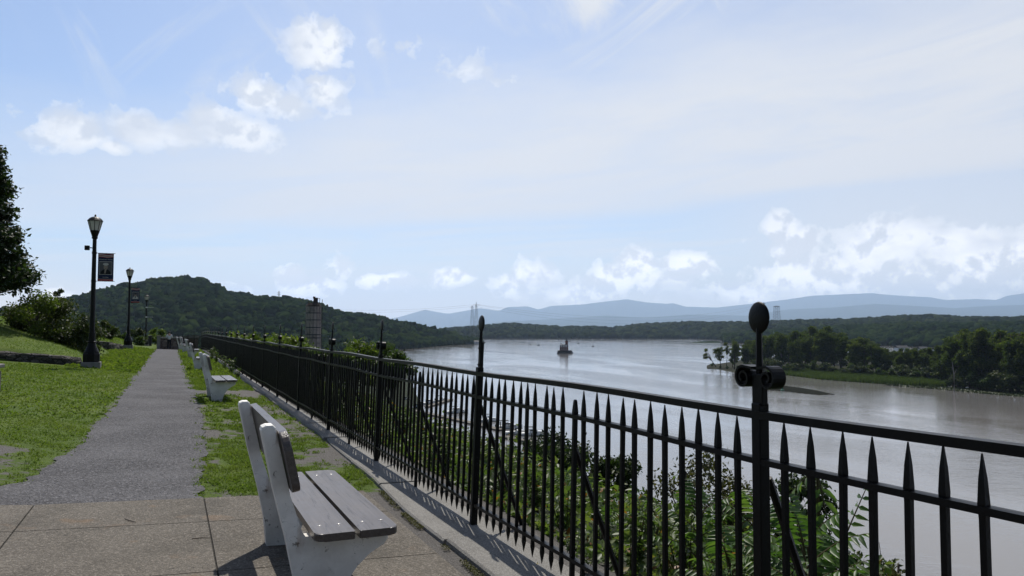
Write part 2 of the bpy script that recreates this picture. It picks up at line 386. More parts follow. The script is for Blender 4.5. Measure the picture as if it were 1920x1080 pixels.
M_forest_far = forest_mat('far forest canopy', (0.006, 0.011, 0.005), (0.014, 0.023, 0.008), (0.03, 0.04, 0.014), 0.006)
M_floor = forest_mat('forest floor', (0.008, 0.014, 0.005), (0.014, 0.024, 0.008), (0.02, 0.03, 0.01))
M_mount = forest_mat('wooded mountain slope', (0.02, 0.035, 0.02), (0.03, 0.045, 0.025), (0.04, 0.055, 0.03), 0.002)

# ================================================================== ground: one sheet, promenade top, river slope and low bank
S_ = np.unique(np.concatenate([np.array([-3000, -1200, -600, -300, -150, -80, -40]), np.arange(-24, -6, 1.0), np.arange(-6, 2.6, 0.1), np.array([-2.5, -1.2, 0.8, 1.7]),
                               np.arange(2.6, 9, 0.3), np.arange(9, 30, 1.0), np.arange(30, 100, 3.0), np.arange(100, 700, 15.0), np.array([800, 950])]).round(3))
T_ = np.unique(np.concatenate([np.array([-400, -150, -60, -25, -12]), np.arange(-8, 2, 1.0), np.arange(2, 26, 0.12), np.arange(26, 100, 0.6), np.arange(100, 180, 4.0), np.arange(180, 1500, 30.0), np.array([1800, 2400, 3200])]).round(3))
SS, TT = np.meshgrid(S_, T_, indexing='ij')
ZZ = gz(SS, TT)
def fnoise(x, y, sc_, seed=0.0, oct_=4):
    return noise.fractal(Vector((x * sc_ + seed, y * sc_ - seed, seed)), 1.0, 2.0, oct_)
def bare_at(s, t):
    """0 grass .. 1 bare soil"""
    v = 0.0; n = fnoise(s, t, 0.9, 3.3) * 0.5
    if 0.3 < s < 2.0 and t > 7:
        v = 0.20 + n * 0.85
        e = min(abs(s - 0.5) , abs(s - 1.75)); v += max(0, 0.2 - e) * 1.0
        if t < 17: v += 0.13
        v += 0.8 * math.exp(-((t - 20.3) / 0.7) ** 2) + 0.5 * math.exp(-((t - 33.6) / 0.7) ** 2)
        if t > 24: v -= 0.15
    elif s <= -0.9:
        d = -1.05 - s
        v = 0.0 + n * 0.35 + max(0, 0.25 - d) * 1.2
        q = math.exp(-((t - 9.2) / 2.2) ** 2 - ((s + 2.2) / 0.8) ** 2)
        v += q * (0.62 + n * 1.3)
        v += math.exp(-((t - 7.9) / 0.7) ** 2 - ((s + 1.7) / 0.9) ** 2) * 0.5
    if s >= 2.0: v = 0.9 + n * 0.4
    if t < 7.5 and s > -8: v = 1.0
    return v
bare = np.zeros_like(SS)
for i, s_ in enumerate(S_):
    if -8 < s_ < 4:
        for j, t_ in enumerate(T_):
            if 2 < t_ < 60: bare[i, j] = bare_at(float(s_), float(t_))
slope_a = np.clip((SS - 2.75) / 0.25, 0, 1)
ZZ = ZZ + np.where((SS > -6) & (SS < 2.0) & (TT < 60) & (TT > 7.5), 0, 0)
me = grid_mesh('ground', SS * NX + TT * UX, SS * NY + TT * UY, ZZ, attr={'bare': bare, 'slope': slope_a})
tag(link('ground', me, M_ground), kind='structure')

# gravel path: ragged-edged sheet lying on the turf
def path_edges(t):
    l = np.interp(t, [7.3, 7.9, 8.7, 11, 17, 33, 62, 84], [-2.6, -1.62, -1.22, -1.05, -0.98, -1.08, -1.15, -1.2]) + fnoise(1.0, t, 1.6, 5.0) * 0.10 + fnoise(1, t, 6, 2.0) * 0.03
    r = np.interp(t, [7.3, 8, 10, 14.6, 20, 33, 62, 84], [0.26, 0.27, 0.40, 0.52, 0.50, 0.48, 0.5, 0.5]) + fnoise(9.0, t, 1.9, 8.0) * 0.10 + fnoise(4, t, 7, 6.0) * 0.03
    r += 0.25 * math.exp(-((t - 20.3) / 0.6) ** 2)
    return float(l), float(r)
pt = np.concatenate([np.arange(7.49, 26, 0.06), np.arange(26, 92, 0.3)])
rows = []
for t in pt:
    l, r = path_edges(t); rows.append(np.linspace(l, r, 16))
PS = np.array(rows); PT = np.repeat(pt[:, None], 16, 1)
me = grid_mesh('gravel_path', PS * NX + PT * UX, PS * NY + PT * UY, gz(PS, PT) + 0.012)
tag(link('gravel_path', me, M_path), kind='structure')

# concrete apron: cast slabs with dirt-filled joints
b = MB(); sj = [-9.6, -6.9, -5.0, -3.6, -2.29, -1.0, 0.285, 1.70]; tj = [-5.0, -2.0, 1.2, 2.6, 3.9, 5.2, 6.55, 7.48]
def slab(b, s0, s1, t0, t1, gap=0.006, h=0.05):
    P4 = [(s0 + gap, t0 + gap), (s1 - gap, t0 + gap), (s1 - gap, t1 - gap), (s0 + gap, t1 - gap)]
    n = max(1, int((s1 - s0) / 0.3)); ss = np.linspace(s0 + gap, s1 - gap, n + 1)
    top = [[b.bm.verts.new(gst(s, t, 0.030)) for t in (t0 + gap, t1 - gap)] for s in ss]
    bot = [[b.bm.verts.new(gst(s, t, 0.030 - h)) for t in (t0 + gap, t1 - gap)] for s in ss]
    for i in range(n):
        b.bm.faces.new((top[i][0], top[i + 1][0], top[i + 1][1], top[i][1]))
        b.bm.faces.new((bot[i][0], bot[i + 1][0], top[i + 1][0], top[i][0])); b.bm.faces.new((top[i][1], top[i + 1][1], bot[i + 1][1], bot[i][1]))
    b.bm.faces.new((bot[0][0], top[0][0], top[0][1], bot[0][1])); b.bm.faces.new((top[n][0], bot[n][0], bot[n][1], top[n][1]))
for i in range(len(sj) - 1):
    for j in range(len(tj) - 1): slab(b, sj[i], sj[i + 1], tj[j], tj[j + 1])
tag(b.build('pavement', M_slab), kind='structure')
b = MB(); xs = np.linspace(-9.6, 1.70, 30)
for j in range(len(tj) - 1):
    vs = [[b.bm.verts.new(gst(s, t, 0.019)) for t in (tj[j], tj[j + 1])] for s in xs]
    for i in range(29): b.bm.faces.new((vs[i][0], vs[i + 1][0], vs[i + 1][1], vs[i][1]))
tag(b.build('pavement_bed', M_joint), kind='structure')

# kerb of long dressed stones under the fence
def kerb_l(t): return float(np.interp(t, [-5, 4, 7.8, 12, 20, 70], [1.76, 1.80, 1.90, 2.02, 2.0, 2.0])) + 0.02 * math.sin(t * 1.7)
b = MB(); t = -4.0; rng = random.Random(5)
while t < 69:
    L = rng.uniform(1.5, 2.3); n = 5; g0 = 0.012; dz = rng.uniform(0.034, 0.05); off = rng.uniform(-0.02, 0.02)
    ts = np.linspace(t + g0, t + L - g0, n)
    prof = []
    for q in ts:
        l = kerb_l(q) + off + rng.uniform(-0.006, 0.006)
        prof.append([b.bm.verts.new(gst(s, q, z)) for s, z in ((l, -0.08), (l + 0.004, dz - 0.014), (l + 0.018, dz), (2.36, dz + 0.004), (2.38, dz - 0.02), (2.38, -0.08))])
    for a, c in zip(prof, prof[1:]):
        for k in range(5): b.bm.faces.new((a[k], a[k + 1], c[k + 1], c[k]))
    b.bm.faces.new(prof[0][::-1]); b.bm.faces.new(prof[-1]); t += L
tag(b.build('kerb', M_kerb), kind='structure')

# ================================================================== river, far land
b = MB(); v = [b.bm.verts.new((x, y, WATER_Z)) for x, y in ((-14000, -1900), (36000, -1900), (36000, 41000), (-14000, 41000))]; b.bm.faces.new(v)
tag(b.build('river', M_water), kind='structure')

def ridge_land(name, ridge, base_d, ridge_d, back, m, nx=220, nj=26, bump=6.0, base_z=WATER_Z - 1.5, power=1.0, seed=1.0, drop=0.0):
    """terrain under a skyline: ridge = [(px, py)], base_d / ridge_d = metres in front of the camera by px"""
    pxs = np.linspace(ridge[0][0], ridge[-1][0], nx); pys = np.interp(pxs, *zip(*ridge)) + drop
    X = np.zeros((nx, nj)); Y = np.zeros((nx, nj)); Z = np.zeros((nx, nj))
    for i, (px, py) in enumerate(zip(pxs, pys)):
        d0 = np.interp(px, *zip(*base_d)); d1 = np.interp(px, *zip(*ridge_d)); top = at(px, py, d1)
        for j in range(nj):
            if j < nj - 8: f = j / (nj - 9); d = d0 + (d1 - d0) * f; h = math.sin(f * math.pi / 2) ** power
            else: f = (j - nj + 9) / 8; d = d1 + back * f; h = math.cos(f * math.pi / 2)
            x = at(px, py, d).x
            hh = h * (top.z - base_z)
            nz = noise.fractal(Vector((x * 0.004 + seed, d * 0.004, seed)), 1, 2, 4) * bump * math.sin(min(h, 1) * math.pi * 0.98)
            X[i, j] = x; Y[i, j] = d; Z[i, j] = base_z + max(hh + nz, 0.0)
    return X, Y, Z
HILL = [(-420, 640), (-250, 612), (-100, 592), (20, 579), (100, 570), (140, 558), (200, 543), (250, 533), (300, 526), (345, 522), (380, 527), (430, 549), (470, 555), (520, 561), (552, 560), (590, 569), (620, 581), (650, 586), (700, 592), (750, 603), (800, 613), (850, 625), (882, 640), (900, 648)]
hill = ridge_land('hills', HILL, [(-420, 800), (560, 950), (760, 1170), (890, 1560), (900, 1580)], [(-420, 1600), (345, 1750), (700, 1700), (890, 1680), (900, 1640)], 500, M_floor, bump=9, drop=9)
tag(link('hills', grid_mesh('hills', *hill), M_floor), kind='structure')
FAR = [(820, 617), (870, 614), (930, 609), (960, 606), (990, 608), (1050, 613), (1110, 612), (1150, 614), (1200, 608), (1300, 604), (1390, 605), (1500, 601), (1600, 600), (1680, 594), (1740, 592), (1800, 595), (1860, 597), (1920, 596), (2000, 594), (2250, 598)]
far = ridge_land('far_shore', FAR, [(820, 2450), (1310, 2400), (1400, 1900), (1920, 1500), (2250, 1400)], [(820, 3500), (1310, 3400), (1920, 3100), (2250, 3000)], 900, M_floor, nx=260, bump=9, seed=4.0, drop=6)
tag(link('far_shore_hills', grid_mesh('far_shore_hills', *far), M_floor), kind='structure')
LOW = [(1360, 628), (1420, 622), (1500, 617), (1600, 611), (1700, 607), (1800, 607), (1920, 605), (2060, 606), (2200, 608)]
low = ridge_land('lowland', LOW, [(1360, 1700), (1920, 1100), (2200, 1000)], [(1360, 2000), (1920, 1900), (2200, 1900)], 400, M_floor, nx=160, bump=7, seed=9.0, drop=7)
tag(link('lowland', grid_mesh('lowland', *low), M_floor), kind='structure')
MTN = [(560, 617), (640, 609), (700, 604), (751, 594), (796, 581), (840, 588.6), (899, 578), (936, 583), (951, 576), (988, 574.5), (1010, 580.5), (1032, 574), (1092, 571), (1150, 564), (1177, 561.5), (1210, 567), (1247, 570), (1262, 568.6), (1284, 575), (1343, 577), (1417, 569), (1476, 562), (1521, 555), (1565, 553), (1632, 550), (1683, 554.6), (1742, 557.5), (1772, 562.7), (1831, 561), (1868, 562.7), (1890, 554.6), (1930, 549), (2000, 546), (2150, 556), (2240, 590)]
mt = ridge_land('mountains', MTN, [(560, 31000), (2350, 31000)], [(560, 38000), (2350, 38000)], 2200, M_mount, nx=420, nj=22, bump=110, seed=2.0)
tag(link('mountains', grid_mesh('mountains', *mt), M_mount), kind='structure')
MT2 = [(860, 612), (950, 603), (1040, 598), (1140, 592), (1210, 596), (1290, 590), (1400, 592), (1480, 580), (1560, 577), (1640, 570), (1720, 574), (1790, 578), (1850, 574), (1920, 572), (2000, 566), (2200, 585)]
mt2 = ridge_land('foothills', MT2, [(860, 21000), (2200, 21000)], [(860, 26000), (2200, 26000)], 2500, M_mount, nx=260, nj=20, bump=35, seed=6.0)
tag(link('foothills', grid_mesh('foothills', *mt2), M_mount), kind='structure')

# ------------------------------------------------------------------ forest canopy standing on those hills
def ico_data(sub):
    bm = bmesh.new(); bmesh.ops.create_icosphere(bm, subdivisions=sub, radius=1)
    V = np.array([v.co[:] for v in bm.verts]); F = np.array([[v.index for v in f.verts] for f in bm.faces]); bm.free(); return V, F
def canopy(name, pts, rad, m, seed=0, sub=2, squash=0.85, rough=0.28):
    rs = np.random.RandomState(seed); V0, F0 = ico_data(sub); variants = []
    for k in range(12):
        n = np.array([noise.fractal(Vector((v * 1.9 + k * 7.3).tolist()), 1, 2, 3) for v in V0])
        variants.append(V0 * (1 + n * rough * 1.6)[:, None] * np.array([1, 1, squash]))
    n = len(pts); k = rs.randint(0, 12, n); VV = np.stack(variants)[k]
    a = rs.rand(n) * 6.283; ca, sa = np.cos(a), np.sin(a)
    x = VV[:, :, 0] * ca[:, None] - VV[:, :, 1] * sa[:, None]; y = VV[:, :, 0] * sa[:, None] + VV[:, :, 1] * ca[:, None]
    VV = np.stack([x, y, VV[:, :, 2] * rs.uniform(0.85, 1.25, n)[:, None]], -1) * np.asarray(rad)[:, None, None] + np.asarray(pts)[:, None, :]
    F = (F0[None] + (np.arange(n) * len(V0))[:, None, None]).reshape(-1, 3)
    me = np_mesh(name, VV.reshape(-1, 3), tris=F, smooth=False)
    return tag(link(name, me, m), kind='stuff')
def scatter_on(grid, n, seed, jmax=None):
    X, Y, Z = grid; rs = np.random.RandomState(seed); nx, nj = X.shape; jm = jmax or nj - 1
    cx = np.sqrt((X[1:, :jm] - X[:-1, :jm]) ** 2 + (Y[1:, :jm] - Y[:-1, :jm]) ** 2); cy = np.sqrt((X[:-1, 1:jm + 1] - X[:-1, :jm]) ** 2 + (Y[:-1, 1:jm + 1] - Y[:-1, :jm]) ** 2)
    A = (cx * cy).ravel(); idx = rs.choice(len(A), n, p=A / A.sum()); i, j = idx // jm, idx % jm; u, v = rs.rand(n), rs.rand(n)
    def lerp(G): return (G[i, j] * (1 - u) * (1 - v) + G[i + 1, j] * u * (1 - v) + G[i, j + 1] * (1 - u) * v + G[i + 1, j + 1] * u * v)
    return np.stack([lerp(X), lerp(Y), lerp(Z)], -1)
p = scatter_on(hill, 19000, 1, 20); rs = np.random.RandomState(2); r = np.clip(rs.lognormal(1.62, .36, len(p)), 2.2, 11); p[:, 2] += r * 0.35
canopy('hill_forest', p, r, M_forest, 1, rough=0.42)
p = scatter_on(far, 9000, 3, 20); r = np.random.RandomState(4).uniform(8, 16, len(p)); p[:, 2] += r * 0.25
canopy('far_shore_forest', p, r, M_forest_far, 2)
p = scatter_on(low, 5000, 5, 20); r = np.random.RandomState(6).uniform(6, 11, len(p)); p[:, 2] += r * 0.4
canopy('lowland_forest', p, r, M_forest, 3)
# ------------------------------------------------------------------ the air: even haze round everything, sky outside it
b = MB(); b.box((11000, 19750, 985), (50500, 43500, 2030)); HZ = b.mesh('haze')
m = bpy.data.materials.new('summer haze'); m.use_nodes = True; m.node_tree.nodes.clear()
o_ = m.node_tree.nodes.new('ShaderNodeOutputMaterial'); v_ = m.node_tree.nodes.new('ShaderNodeVolumePrincipled')
v_.inputs['Color'].default_value = (0.57, 0.745, 1.0, 1); v_.inputs['Density'].default_value = 0.000034; v_.inputs['Anisotropy'].default_value = 0.4
m.node_tree.links.new(v_.outputs[0], o_.inputs['Volume'])
tag(link('haze', HZ, m), kind='stuff')

# ================================================================== iron fence
def iron_mat():
    m, nt, b, P = mat('black painted iron')
    n1 = nt.noise(P, 60, 5, 0.65); n2 = nt.noise(P, 9, 4, 0.6)
    c = nt.mix(nt.smooth(n2, 0.55, 0.8), rgb((0.0035, 0.0035, 0.0037)), rgb((0.009, 0.0085, 0.008)))
    nt.l.new(c, b.inputs['Base Color']); nt.l.new(nt.math('MULTIPLY_ADD', n2, 0.25, 0.30), b.inputs['Roughness']); b.inputs['Specular IOR Level'].default_value = 0.16
    nt.l.new(nt.bump(n1, 0.35, 0.004), b.inputs['Normal']); return m
M_iron = iron_mat()
FS = 2.2
POSTS = [-0.75, 2.55, 5.85, 9.05, 12.1, 15.2, 18.4, 21.6, 24.8, 28.0, 31.2, 34.4, 37.6, 40.8, 44.0, 47.2, 50.4, 53.6, 56.8, 60.0, 63.2, 66.4, 69.6]
def lean(t): return float(np.interp(t, [-1, 2.6, 5.85, 9, 15, 70], [0, 0.004, 0.042, 0.035, 0.028, 0.03]))
fence = empty('iron_fence', (0, 0, 0), PA, 'long black wrought iron fence of spear pickets along the edge of the promenade', 'fence')
def fz(t): return g(FS, t) + 0.02
def picket_mesh(kind):
    b = MB(); a = 0.0105
    def ring(h, z): return [b.bm.verts.new((x * h, y * h, z)) for x, y in ((-1, -1), (1, -1), (1, 1), (-1, 1))]
    if kind == 'spear': sec = [(0.001, 0.055), (0.0120, 0.125), (0.0100, 0.165), (a, 1.0), (0.0124, 1.045), (0.0088, 1.12), (0.0018, 1.192)]
    else: sec = [(0.0125, -0.02), (0.0125, 0.3), (0.0125, 1.03), (0.0145, 1.06), (0.009, 1.125), (0.006, 1.135)]
    rs_ = [ring(h, z) for h, z in sec]
    for p, q in zip(rs_, rs_[1:]):
        for k in range(4): b.bm.faces.new((p[k], p[(k + 1) % 4], q[(k + 1) % 4], q[k]))
    b.bm.faces.new(rs_[0][::-1]); b.bm.faces.new(rs_[-1]); return b.mesh('picket')
ME_SPEAR = picket_mesh('spear'); ME_LEG = picket_mesh('leg')
def post_meshes(scrolls):
    b = MB()
    b.box((0, 0, 0.62), (0.050, 0.050, 1.26), bevel=0.004)
    b.box((0, 0, 0.004), (0.085, 0.085, 0.028), bevel=0.006)
    b.box((0, 0, 1.305), (0.030, 0.062, 0.13), bevel=0.004) if scrolls else b.box((0.006, 0.0, 1.33), (0.030, 0.046, 0.24), bevel=0.004)
    if not scrolls:
        for z in (1.27, 1.40): b.tube((-0.020, 0, z), (0.028, 0, z), 0.007, seg=8)
    b.tube((0, 0, 1.36), (0, 0, 1.555), 0.0155, 0.012, seg=8)
    post = b.mesh('post')
    b = MB(); b.ball((0, 0, 1.598), (0.0135, 0.062, 0.066), 3); fin = b.mesh('finial', True)
    sc_ = None
    if scrolls:
        b = MB()
        for sg in (-1, 1):
            n = 30; out = []; inn = []
            for k in range(n + 1):
                f = k / n; th = math.pi * 0.5 - sg * 0 + f * 2 * math.pi * 1.45; r = 0.052 * (1 - 0.66 * f)
                y = sg * (0.070 - r * math.cos(th)); z = 1.352 + r * math.sin(th)
                out.append((y, z)); r2 = r - 0.010; inn.append((sg * (0.070 - r2 * math.cos(th)), 1.352 + r2 * math.sin(th)))
            out.insert(0, (sg * 0.014, 1.398)); inn.insert(0, (sg * 0.014, 1.388)); n += 1
            O = [[b.bm.verts.new((x, y, z)) for y, z in out] for x in (-0.032, 0.032)]; I = [[b.bm.verts.new((x, y, z)) for y, z in inn] for x in (-0.032, 0.032)]
            for k in range(n):
                b.bm.faces.new((O[0][k], O[0][k + 1], O[1][k + 1], O[1][k])); b.bm.faces.new((I[0][k], I[1][k], I[1][k + 1], I[0][k + 1]))
                b.bm.faces.new((O[0][k], I[0][k], I[0][k + 1], O[0][k + 1])); b.bm.faces.new((O[1][k], O[1][k + 1], I[1][k + 1], I[1][k]))
            b.bm.faces.new((O[0][0], O[1][0], I[1][0], I[0][0])); b.bm.faces.new((O[0][n], I[0][n], I[1][n], O[1][n]))
        sc_ = b.mesh('scroll')
    return post, fin, sc_
PM = {True: post_meshes(True), False: post_meshes(False)}
b = MB(); b.path([(0.012, 0, 0.945), (0.035, 0.005, 0.90), (0.44, 0.02, -0.15), (0.46, 0.02, -0.4)], 0.017, 6); b.tube((0.0, 0.006, 0.905), (0.055, 0.006, 0.905), 0.008, seg=6); ME_BRACE = b.mesh('brace')
for k, t in enumerate(POSTS):
    scrl = (k != 2); pm, fm, sm = PM[scrl]
    po = link('post', pm, M_iron, fence, (FS, t, fz(t)), (0, lean(t), 0))
    link('finial', fm, M_iron, po)
    if sm: link('scroll', sm, M_iron, po)
    if t < 30: link('brace', ME_BRACE, M_iron, fence, (FS + 0.025 + lean(t) * 0.5, t, fz(t)), (0, 0, random.Random(k).uniform(-.1, .1)))
rest = MB(); n_pk = 0; rngp = random.Random(11)
for k in range(len(POSTS) - 1):
    a, c = POSTS[k], POSTS[k + 1]; n = 24
    for i in range(1, n):
        t = a + (c - a) * i / n + rngp.uniform(-0.004, 0.004); leg = (i == 12)
        if t > 0.7:
            if n_pk < 100:
                link('picket', ME_LEG if leg else ME_SPEAR, M_iron, fence, (FS, t, fz(t) + rngp.uniform(-0.010, 0.004)), (rngp.uniform(-.009, .009), lean(t) + rngp.uniform(-.006, .006), rngp.uniform(-.10, .10))); n_pk += 1
            else:
                src = (ME_LEG if leg else ME_SPEAR); M = Matrix.Translation((FS, t, fz(t))) @ Matrix.Rotation(lean(t), 4, 'Y')
                vs = [rest.bm.verts.new(M @ v.co) for v in src.vertices]
                for p in src.polygons: rest.bm.faces.new([vs[q] for q in p.vertices])
        if leg and t < 30 and k > 0: link('brace', ME_BRACE, M_iron, fence, (FS + lean(t) * 0.4, t, fz(t) - 0.10))
# the fence turns inland at its far corner
fx = [(FS, 69.6), (1.7, 71.2), (1.25, 72.8), (0.85, 74.4)]
for (s0, t0), (s1, t1) in zip(fx, fx[1:]):
    for i in range(1, 13):
        f = i / 12; s = s0 + (s1 - s0) * f; t = t0 + (t1 - t0) * f; M = Matrix.Translation((s, t, g(s, t) + 0.02))
        vs = [rest.bm.verts.new(M @ v.co) for v in ME_SPEAR.vertices]
        for p in ME_SPEAR.polygons: rest.bm.faces.new([vs[q] for q in p.vertices])
for s, t in fx[1:]:
    po = link('post', PM[True][0], M_iron, fence, (s, t, g(s, t) + 0.02)); link('finial', PM[True][1], M_iron, po)
tag(rest.build('picket_run', M_iron, fence), kind='stuff')
def rail(z, w_, h, name):
    b = MB(); prev = None; ts = [0.0] + [q for q in np.arange(0.35, 69.7, 0.55)] + [69.6]
    line = [(FS, q) for q in ts] + fx[1:]
    for s, q in line:
        sag = 0.006 * math.sin(q * 1.9) + 0.004 * math.sin(q * 0.7 + z * 5)
        cz = (fz(q) if q < 69.7 else g(s, q) + 0.02) + z + sag; cs = s + lean(q) * z
        r_ = [b.bm.verts.new((cs + x * w_ / 2, q, cz + y * h / 2)) for x, y in ((-1, -1), (1, -1), (1, 1), (-1, 1))]
        if prev:
            for k in range(4): b.bm.faces.new((prev[k], prev[(k + 1) % 4], r_[(k + 1) % 4], r_[k]))
        else: b.bm.faces.new(r_[::-1])
        prev = r_
    b.bm.faces.new(prev); b.build(name, M_iron, fence)
rail(1.205, 0.052, 0.032, 'top_rail'); rail(1.02, 0.044, 0.024, 'middle_rail'); rail(0.185, 0.036, 0.024, 'bottom_rail')

# ================================================================== benches
def paint_mat():
    m, nt, b, P = mat('flaking white paint on cast concrete')
    n1 = nt.noise(P, 14, 8, 0.72); n2 = nt.noise(P, 3.2, 5, 0.65); n3 = nt.noise(P, 70, 3, 0.6)
    sepz = nt.node('ShaderNodeSeparateXYZ', ins={0: P}).outputs[2]
    low = nt.math('SUBTRACT', 1.0, nt.smooth(sepz, 0.0, 0.30))
    c = nt.ramp(n2, [(0.3, (0.52, 0.495, 0.455)), (0.6, (0.76, 0.735, 0.69)), (0.8, (0.82, 0.80, 0.765))])
    chip = nt.smooth(nt.math('ADD', n1, nt.math('MULTIPLY', low, 0.06)), 0.61, 0.65)
    c = nt.mix(chip, c, rgb((0.20, 0.185, 0.165)))
    rust = nt.math('MULTIPLY', nt.smooth(nt.noise(nt.mapping(P, (6, 6, 2.4), loc=(2, 5, 1)), 1.0, 4, 0.6), 0.61, 0.74), 0.75)
    c = nt.mix(rust, c, rgb((0.22, 0.11, 0.045)))
    cr = nt.smooth(nt.voronoi(nt.vmath('ADD', P, nt.vmath('SCALE', nt.noise(P, 9, 5, color=True), 0.16)), 9, 'DISTANCE_TO_EDGE'), 0.0, 0.007)
    c = nt.mix(nt.math('MULTIPLY', nt.math('SUBTRACT', 1.0, cr), nt.math('MULTIPLY', nt.smooth(n2, 0.5, 0.62), 0.8)), c, rgb((0.16, 0.15, 0.14)))
    c = nt.mix(nt.math('MULTIPLY', low, 0.35), c, rgb((0.28, 0.27, 0.24)))
    nt.l.new(c, b.inputs['Base Color']); b.inputs['Roughness'].default_value = 0.55; b.inputs['Specular IOR Level'].default_value = 0.35
    h = nt.math('SUBTRACT', nt.math('MULTIPLY', n3, 0.3), nt.math('MULTIPLY', chip, 0.8)); nt.l.new(nt.bump(h, 0.6, 0.004), b.inputs['Normal']); return m
M_paint = paint_mat()
def plank_mat():
    m, nt, b, P = mat('dark brown recycled plank')
    gr = nt.noise(nt.mapping(P, (60, 2.0, 60)), 1.0, 5, 0.6); n2 = nt.noise(P, 5, 4, 0.6)
    c = nt.ramp(gr, [(0.3, (0.055, 0.043, 0.038)), (0.6, (0.085, 0.070, 0.064)), (0.8, (0.120, 0.102, 0.095))])
    crack = nt.noise(nt.mapping(P, (30, 0.9, 30), loc=(3, 1, 2)), 1.0, 2, 0.4)
    line = nt.math('SUBTRACT', 1.0, nt.smooth(nt.math('ABSOLUTE', nt.math('SUBTRACT', crack, 0.5)), 0.0, 0.012))
    c = nt.mix(nt.math('MULTIPLY', line, 0.6), c, rgb((0.012, 0.010, 0.009)))
    nt.l.new(c, b.inputs['Base Color']); nt.l.new(nt.math('MULTIPLY_ADD', n2, 0.2, 0.24), b.inputs['Roughness'])
    nt.l.new(nt.bump(nt.math('SUBTRACT', nt.math('MULTIPLY', gr, 0.25), line), 0.25, 0.004), b.inputs['Normal']); return m
M_plank = plank_mat()
m, nt_, b_, P_ = mat('galvanised bolt'); b_.inputs['Base Color'].default_value = rgb((0.30, 0.29, 0.28)); b_.inputs['Metallic'].default_value = 1; b_.inputs['Roughness'].default_value = 0.35; M_bolt = m
def rounded(x0, x1, y0, y1, rads, n=6):
    """outline, rads for corners (x0,y0),(x1,y0),(x1,y1),(x0,y1)"""
    pts = []
    for (cx, cy, a0), r in zip(((x0, y0, 180), (x1, y0, 270), (x1, y1, 0), (x0, y1, 90)), rads):
        ox = cx + (r if cx == x0 else -r); oy = cy + (r if cy == y0 else -r)
        for k in range(n + 1):
            a = R(a0 + 90 * k / n); pts.append((ox + r * math.cos(a), oy + r * math.sin(a)))
    return pts
def make_bench():
    root = empty('park_bench', (0, 0, 0)); root.scale = (1, 1, 0.955)
    # concrete end frame, profile across the bench (x = towards the river)
    prof = [(-0.115, -0.12), (-0.125, 0.04), (-0.140, 0.20), (-0.185, 0.42), (-0.258, 0.72), (-0.320, 1.02), (-0.315, 1.040), (-0.295, 1.05), (-0.262, 1.05), (-0.247, 1.035), (-0.226, 0.92), (-0.168, 0.66), (-0.115, 0.455), (-0.095, 0.425),
            (0.33, 0.425), (0.352, 0.41), (0.352, 0.375), (0.33, 0.345), (0.25, 0.305), (0.175, 0.250), (0.125, 0.175), (0.092, 0.095), (0.078, 0.02), (0.078, -0.12)]
    b = MB(); b.prism(prof, 1, -0.054, 0.054, bevel=0.011); ms = b.mesh('support')
    for y in (-0.735, 0.735): link('support', ms, M_paint, root, (0, y, 0))
    def bolt_me():
        b = MB(); b.lathe([(0.007, 0.0), (0.007, 0.0015), (0.005, 0.0025), (0.002, 0.0025)], 10); b.lathe([(0.0115, -0.001), (0.0115, 0.0010)], 12); return b.mesh('bolt')
    bm_ = bolt_me(); th = 0.042
    for x0, x1, rr in ((-0.060, 0.143, (0.05, 0.008, 0.008, 0.05)), (0.168, 0.374, (0.008, 0.05, 0.05, 0.008))):
        b = MB(); b.prism(rounded(x0, x1, -0.925, 0.925, rr), 2, 0.432, 0.432 + th, bevel=0.007); pl = b.build('seat_plank', M_plank, root)
        for y in (-0.735, 0.735):
            for f in (0.25, 0.75): link('bolt', bm_, M_bolt, pl, (x0 + (x1 - x0) * f, y, 0.432 + th))
    b = MB(); b.prism(rounded(-0.165, 0.165, -0.90, 0.90, (0.05, 0.10, 0.10, 0.05)), 2, 0.0, 0.042, bevel=0.008)
    bp = b.build('back_plank', M_plank, root); a = math.atan2(0.26, 0.055)
    # stands against the front of the leaning uprights
    d = Vector((-0.19 + 0.135, 0, 0.92 - 0.66)).normalized()
    nrm = Vector((d.z, 0, -d.x))
    Mx = Matrix(((d.x, 0, nrm.x, 0), (0, 1, 0, 0), (d.z, 0, nrm.z, 0), (0, 0, 0, 1)))
    c = Vector((-0.209, 0, 0.852)) + nrm * 0.006
    bp.matrix_local = Matrix.Translation(c) @ Mx
    return root
bench0 = make_bench(); index_kids(bench0)
BL = ['nearest white concrete bench with dark planks standing half on the paved apron', 'second white concrete bench along the path beyond the one on the paved apron',
      'white bench third from the paved apron with its back to the gravel path', 'white bench fourth from the paved apron beside the weeds in the fence', 'small distant white bench last but one before the end wall', 'farthest white bench close to the end wall and the standing person']
for k, (s, t) in enumerate(((0.75, 5.03), (0.90, 18.55), (0.92, 32.3), (0.95, 45.3), (0.8, 57.0), (0.62, 66.0))):
    o = bench0 if k == 0 else copy_tree(bench0)
    o.location = st(s, t, g(s, t) + (0.03 if k == 0 else 0.005)); o.rotation_euler = (0, 0, PA + (0.0, 0.02, -0.02, 0.02, -0.03, 0.0)[k])
    tag(o, BL[k], 'bench', 'benches along the promenade')
